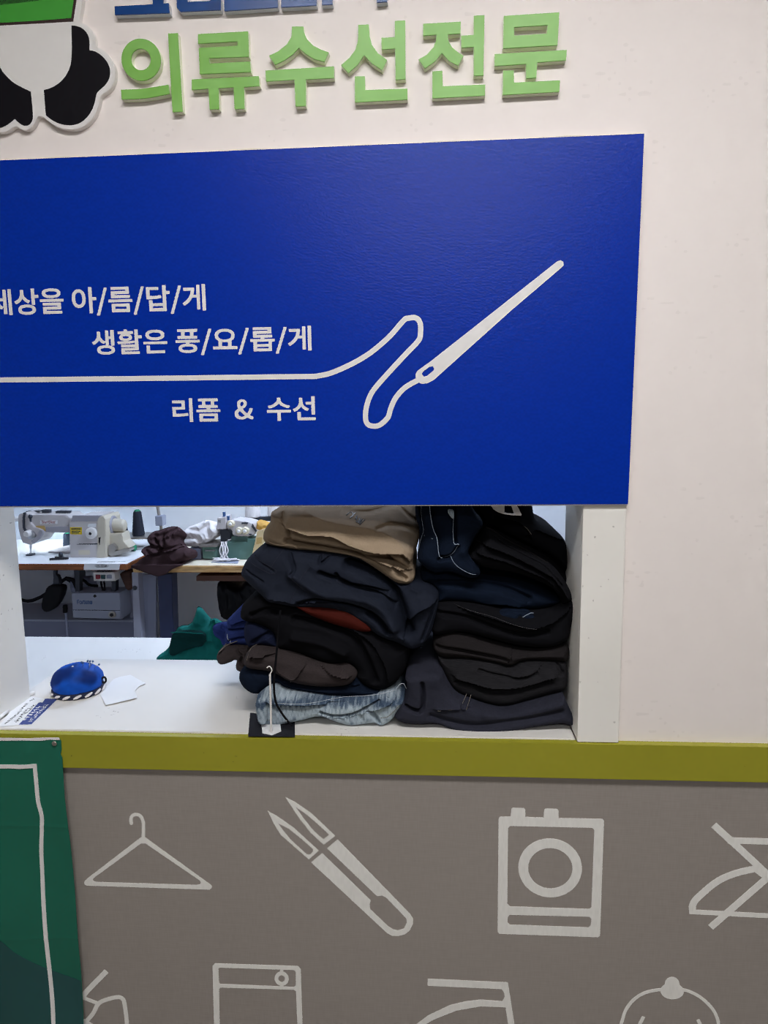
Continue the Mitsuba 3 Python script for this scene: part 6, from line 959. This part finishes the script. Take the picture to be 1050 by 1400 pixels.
v_ = m_.vertices.copy(); low = v_[:, 2] < 0.772; v_[low, 1] = 2.437 + (v_[low, 1] - 2.5) * 0.03
add('cloth', trimesh.Trimesh(v_, m_.faces, process=False), 'mat_brown_cloth', br, smooth=50)
wc = thing('white_cloth', 'crumpled white cloth heaped between the brown cloth and the overlock machine', 'cloth')
m_, s_ = cloth([(-1.4064,0.8893), (-1.3647,0.9406), (-1.2945,0.966), (-1.2332,0.9897), (-1.2073,0.9589), (-1.1789,0.9435), (-1.1808,0.9043), (-1.2288,0.8702), (-1.2708,0.8393), (-1.3403,0.8316), (-1.3852,0.8506)], 2.63, 0.045, 2.78,
    [('groove', [(-1.2205,0.989), (-1.2396,0.9469), (-1.2204,0.9046)], 0.012, 0.02), ('groove', [(-1.3422,0.9387), (-1.283,0.9301), (-1.2307,0.9553)], 0.012, 0.015), ('groove', [(-1.3796,0.8794), (-1.3188,0.8963), (-1.2609,0.8622)], 0.012, 0.015)], 0.018, (26, 26), 35, 0.004, tight=0.6, slump=0.8, rnd=1)
add('cloth', m_, 'mat_white_cloth', wc, smooth=50)
q = [(-1.3276,0.8273), (-1.2752,0.8376), (-1.2729,0.7988), (-1.3291,0.7989)]
wcs = thing('cloth_tray', 'grey metal tray under the crumpled white cloth', 'tray')
add('tray', bx([(-1.348,0.8165)][0][0], [(-1.2777,0.8165)][0][0], 2.60, 2.78, Z2, [(-1.3474,0.8286)][0][1]), 'mat_steel_blue', wcs)
gb = thing('garbage_bag', 'shiny black plastic bag hanging under the cream sewing table', 'bag')
m_, s_ = cloth([(-1.1824,0.656), (-1.138,0.6561), (-1.1067,0.6321), (-1.0716,0.6151), (-1.0342,0.6341), (-1.0158,0.6667), (-0.9014,0.6669), (-0.9103,0.4274), (-1.1588,0.4293), (-1.1738,0.5127)], 2.55, 0.05, 2.75, [('groove', [(-1.1343,0.6377), (-1.1209,0.5611), (-1.1209,0.467)], 0.012, 0.012), ('groove', [(-1.0929,0.6208), (-1.0882,0.5357), (-1.1001,0.4585)], 0.012, 0.012), ('groove', [(-1.0592,0.621), (-1.0361,0.57)], 0.012, 0.012)], 0.02, (20, 14), 36, 0.006, tight=0.8)
add('bag', m_, 'mat_bag_black', gb, smooth=50)
gc = thing('green_garment', 'dark green garment heaped on the white cutting table', 'garment')
m_, s_ = cloth([(-0.8412,0.8264), (-0.8213,0.8479), (-0.7984,0.8576), (-0.7759,0.9095), (-0.7596,0.9362), (-0.7226,0.9384), (-0.7057,0.9728), (-0.7008,0.996), (-0.6885,0.9937), (-0.6767,0.9753), (-0.6648,0.9383), (-0.6639,0.9569), (-0.6436,0.9603), (-0.6349,0.9511), (-0.5682,0.9321), (-0.5726,0.8294)], 0.84, 0.03, 1.0,
    [('groove', [(-0.7393,0.9466), (-0.6971,0.9387), (-0.6474,0.9473)], 0.008, 0.008), ('step', [(-0.7459,0.8688), (-0.7039,0.8945), (-0.6541,0.9027), (-0.6155,0.8656)], 0.02, 0.018), ('groove', [(-0.6794,0.9516), (-0.6726,0.9788), (-0.6627,0.9969)], 0.006, 0.010), ('groove', [(-0.6454,0.9699), (-0.6436,0.9337), (-0.6191,0.8838)], 0.010, 0.02), ('groove', [(-0.7564,0.9237), (-0.7542,0.8825), (-0.7734,0.864)], 0.010, 0.015), ('step', [(-0.6449,0.9518), (-0.6257,0.9339), (-0.5903,0.9273)], 0.015, 0.015)], 0.006, (20, 20), 37, 0.004, zmin=0.80, tight=0.6, rnd=1, slump=0.35)
add('cloth', m_, 'mat_green_cloth', gc, smooth=50)
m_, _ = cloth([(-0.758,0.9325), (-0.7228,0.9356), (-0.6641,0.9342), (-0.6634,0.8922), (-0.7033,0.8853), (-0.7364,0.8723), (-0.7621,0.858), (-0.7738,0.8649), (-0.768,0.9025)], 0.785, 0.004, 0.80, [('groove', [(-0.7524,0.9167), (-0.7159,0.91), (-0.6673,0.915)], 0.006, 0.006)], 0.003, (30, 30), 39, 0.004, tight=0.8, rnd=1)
add('lining', m_, 'mat_green_dark', gc, smooth=50, label='dark green piece standing for shade inside the folded waist')  # shade of the folded inside, put in as a darker cloth piece
add('waist_seam', tube([(a, b - 0.026, c) for a, b, c in [(-0.7592,0.8,0.9348), (-0.7228,0.8,0.9356), (-0.6917,0.8,0.933), (-0.6642,0.8,0.9323)]], 0.0016, 6), 'mat_green_cloth', gc, smooth=True)
bc = thing('blue_cloth', 'dark blue cloth on top of the green garment behind the left pile', 'cloth')
m_, s_ = cloth([(-0.6117,0.9757), (-0.6056,0.9846), (-0.5727,0.9936), (-0.521,0.9904), (-0.5238,0.9243), (-0.5716,0.9213), (-0.5866,0.9273), (-0.5872,0.9415), (-0.6051,0.9502)], 0.70, 0.03, 0.78, [('groove', [(-0.5885,0.9895), (-0.5765,0.97), (-0.5685,0.9569)], 0.006, 0.008)], 0.004, (30, 30), 38, 0.004, tight=0.7, slump=0.5)
add('cloth', m_, 'mat_blue_denim', bc, smooth=50)
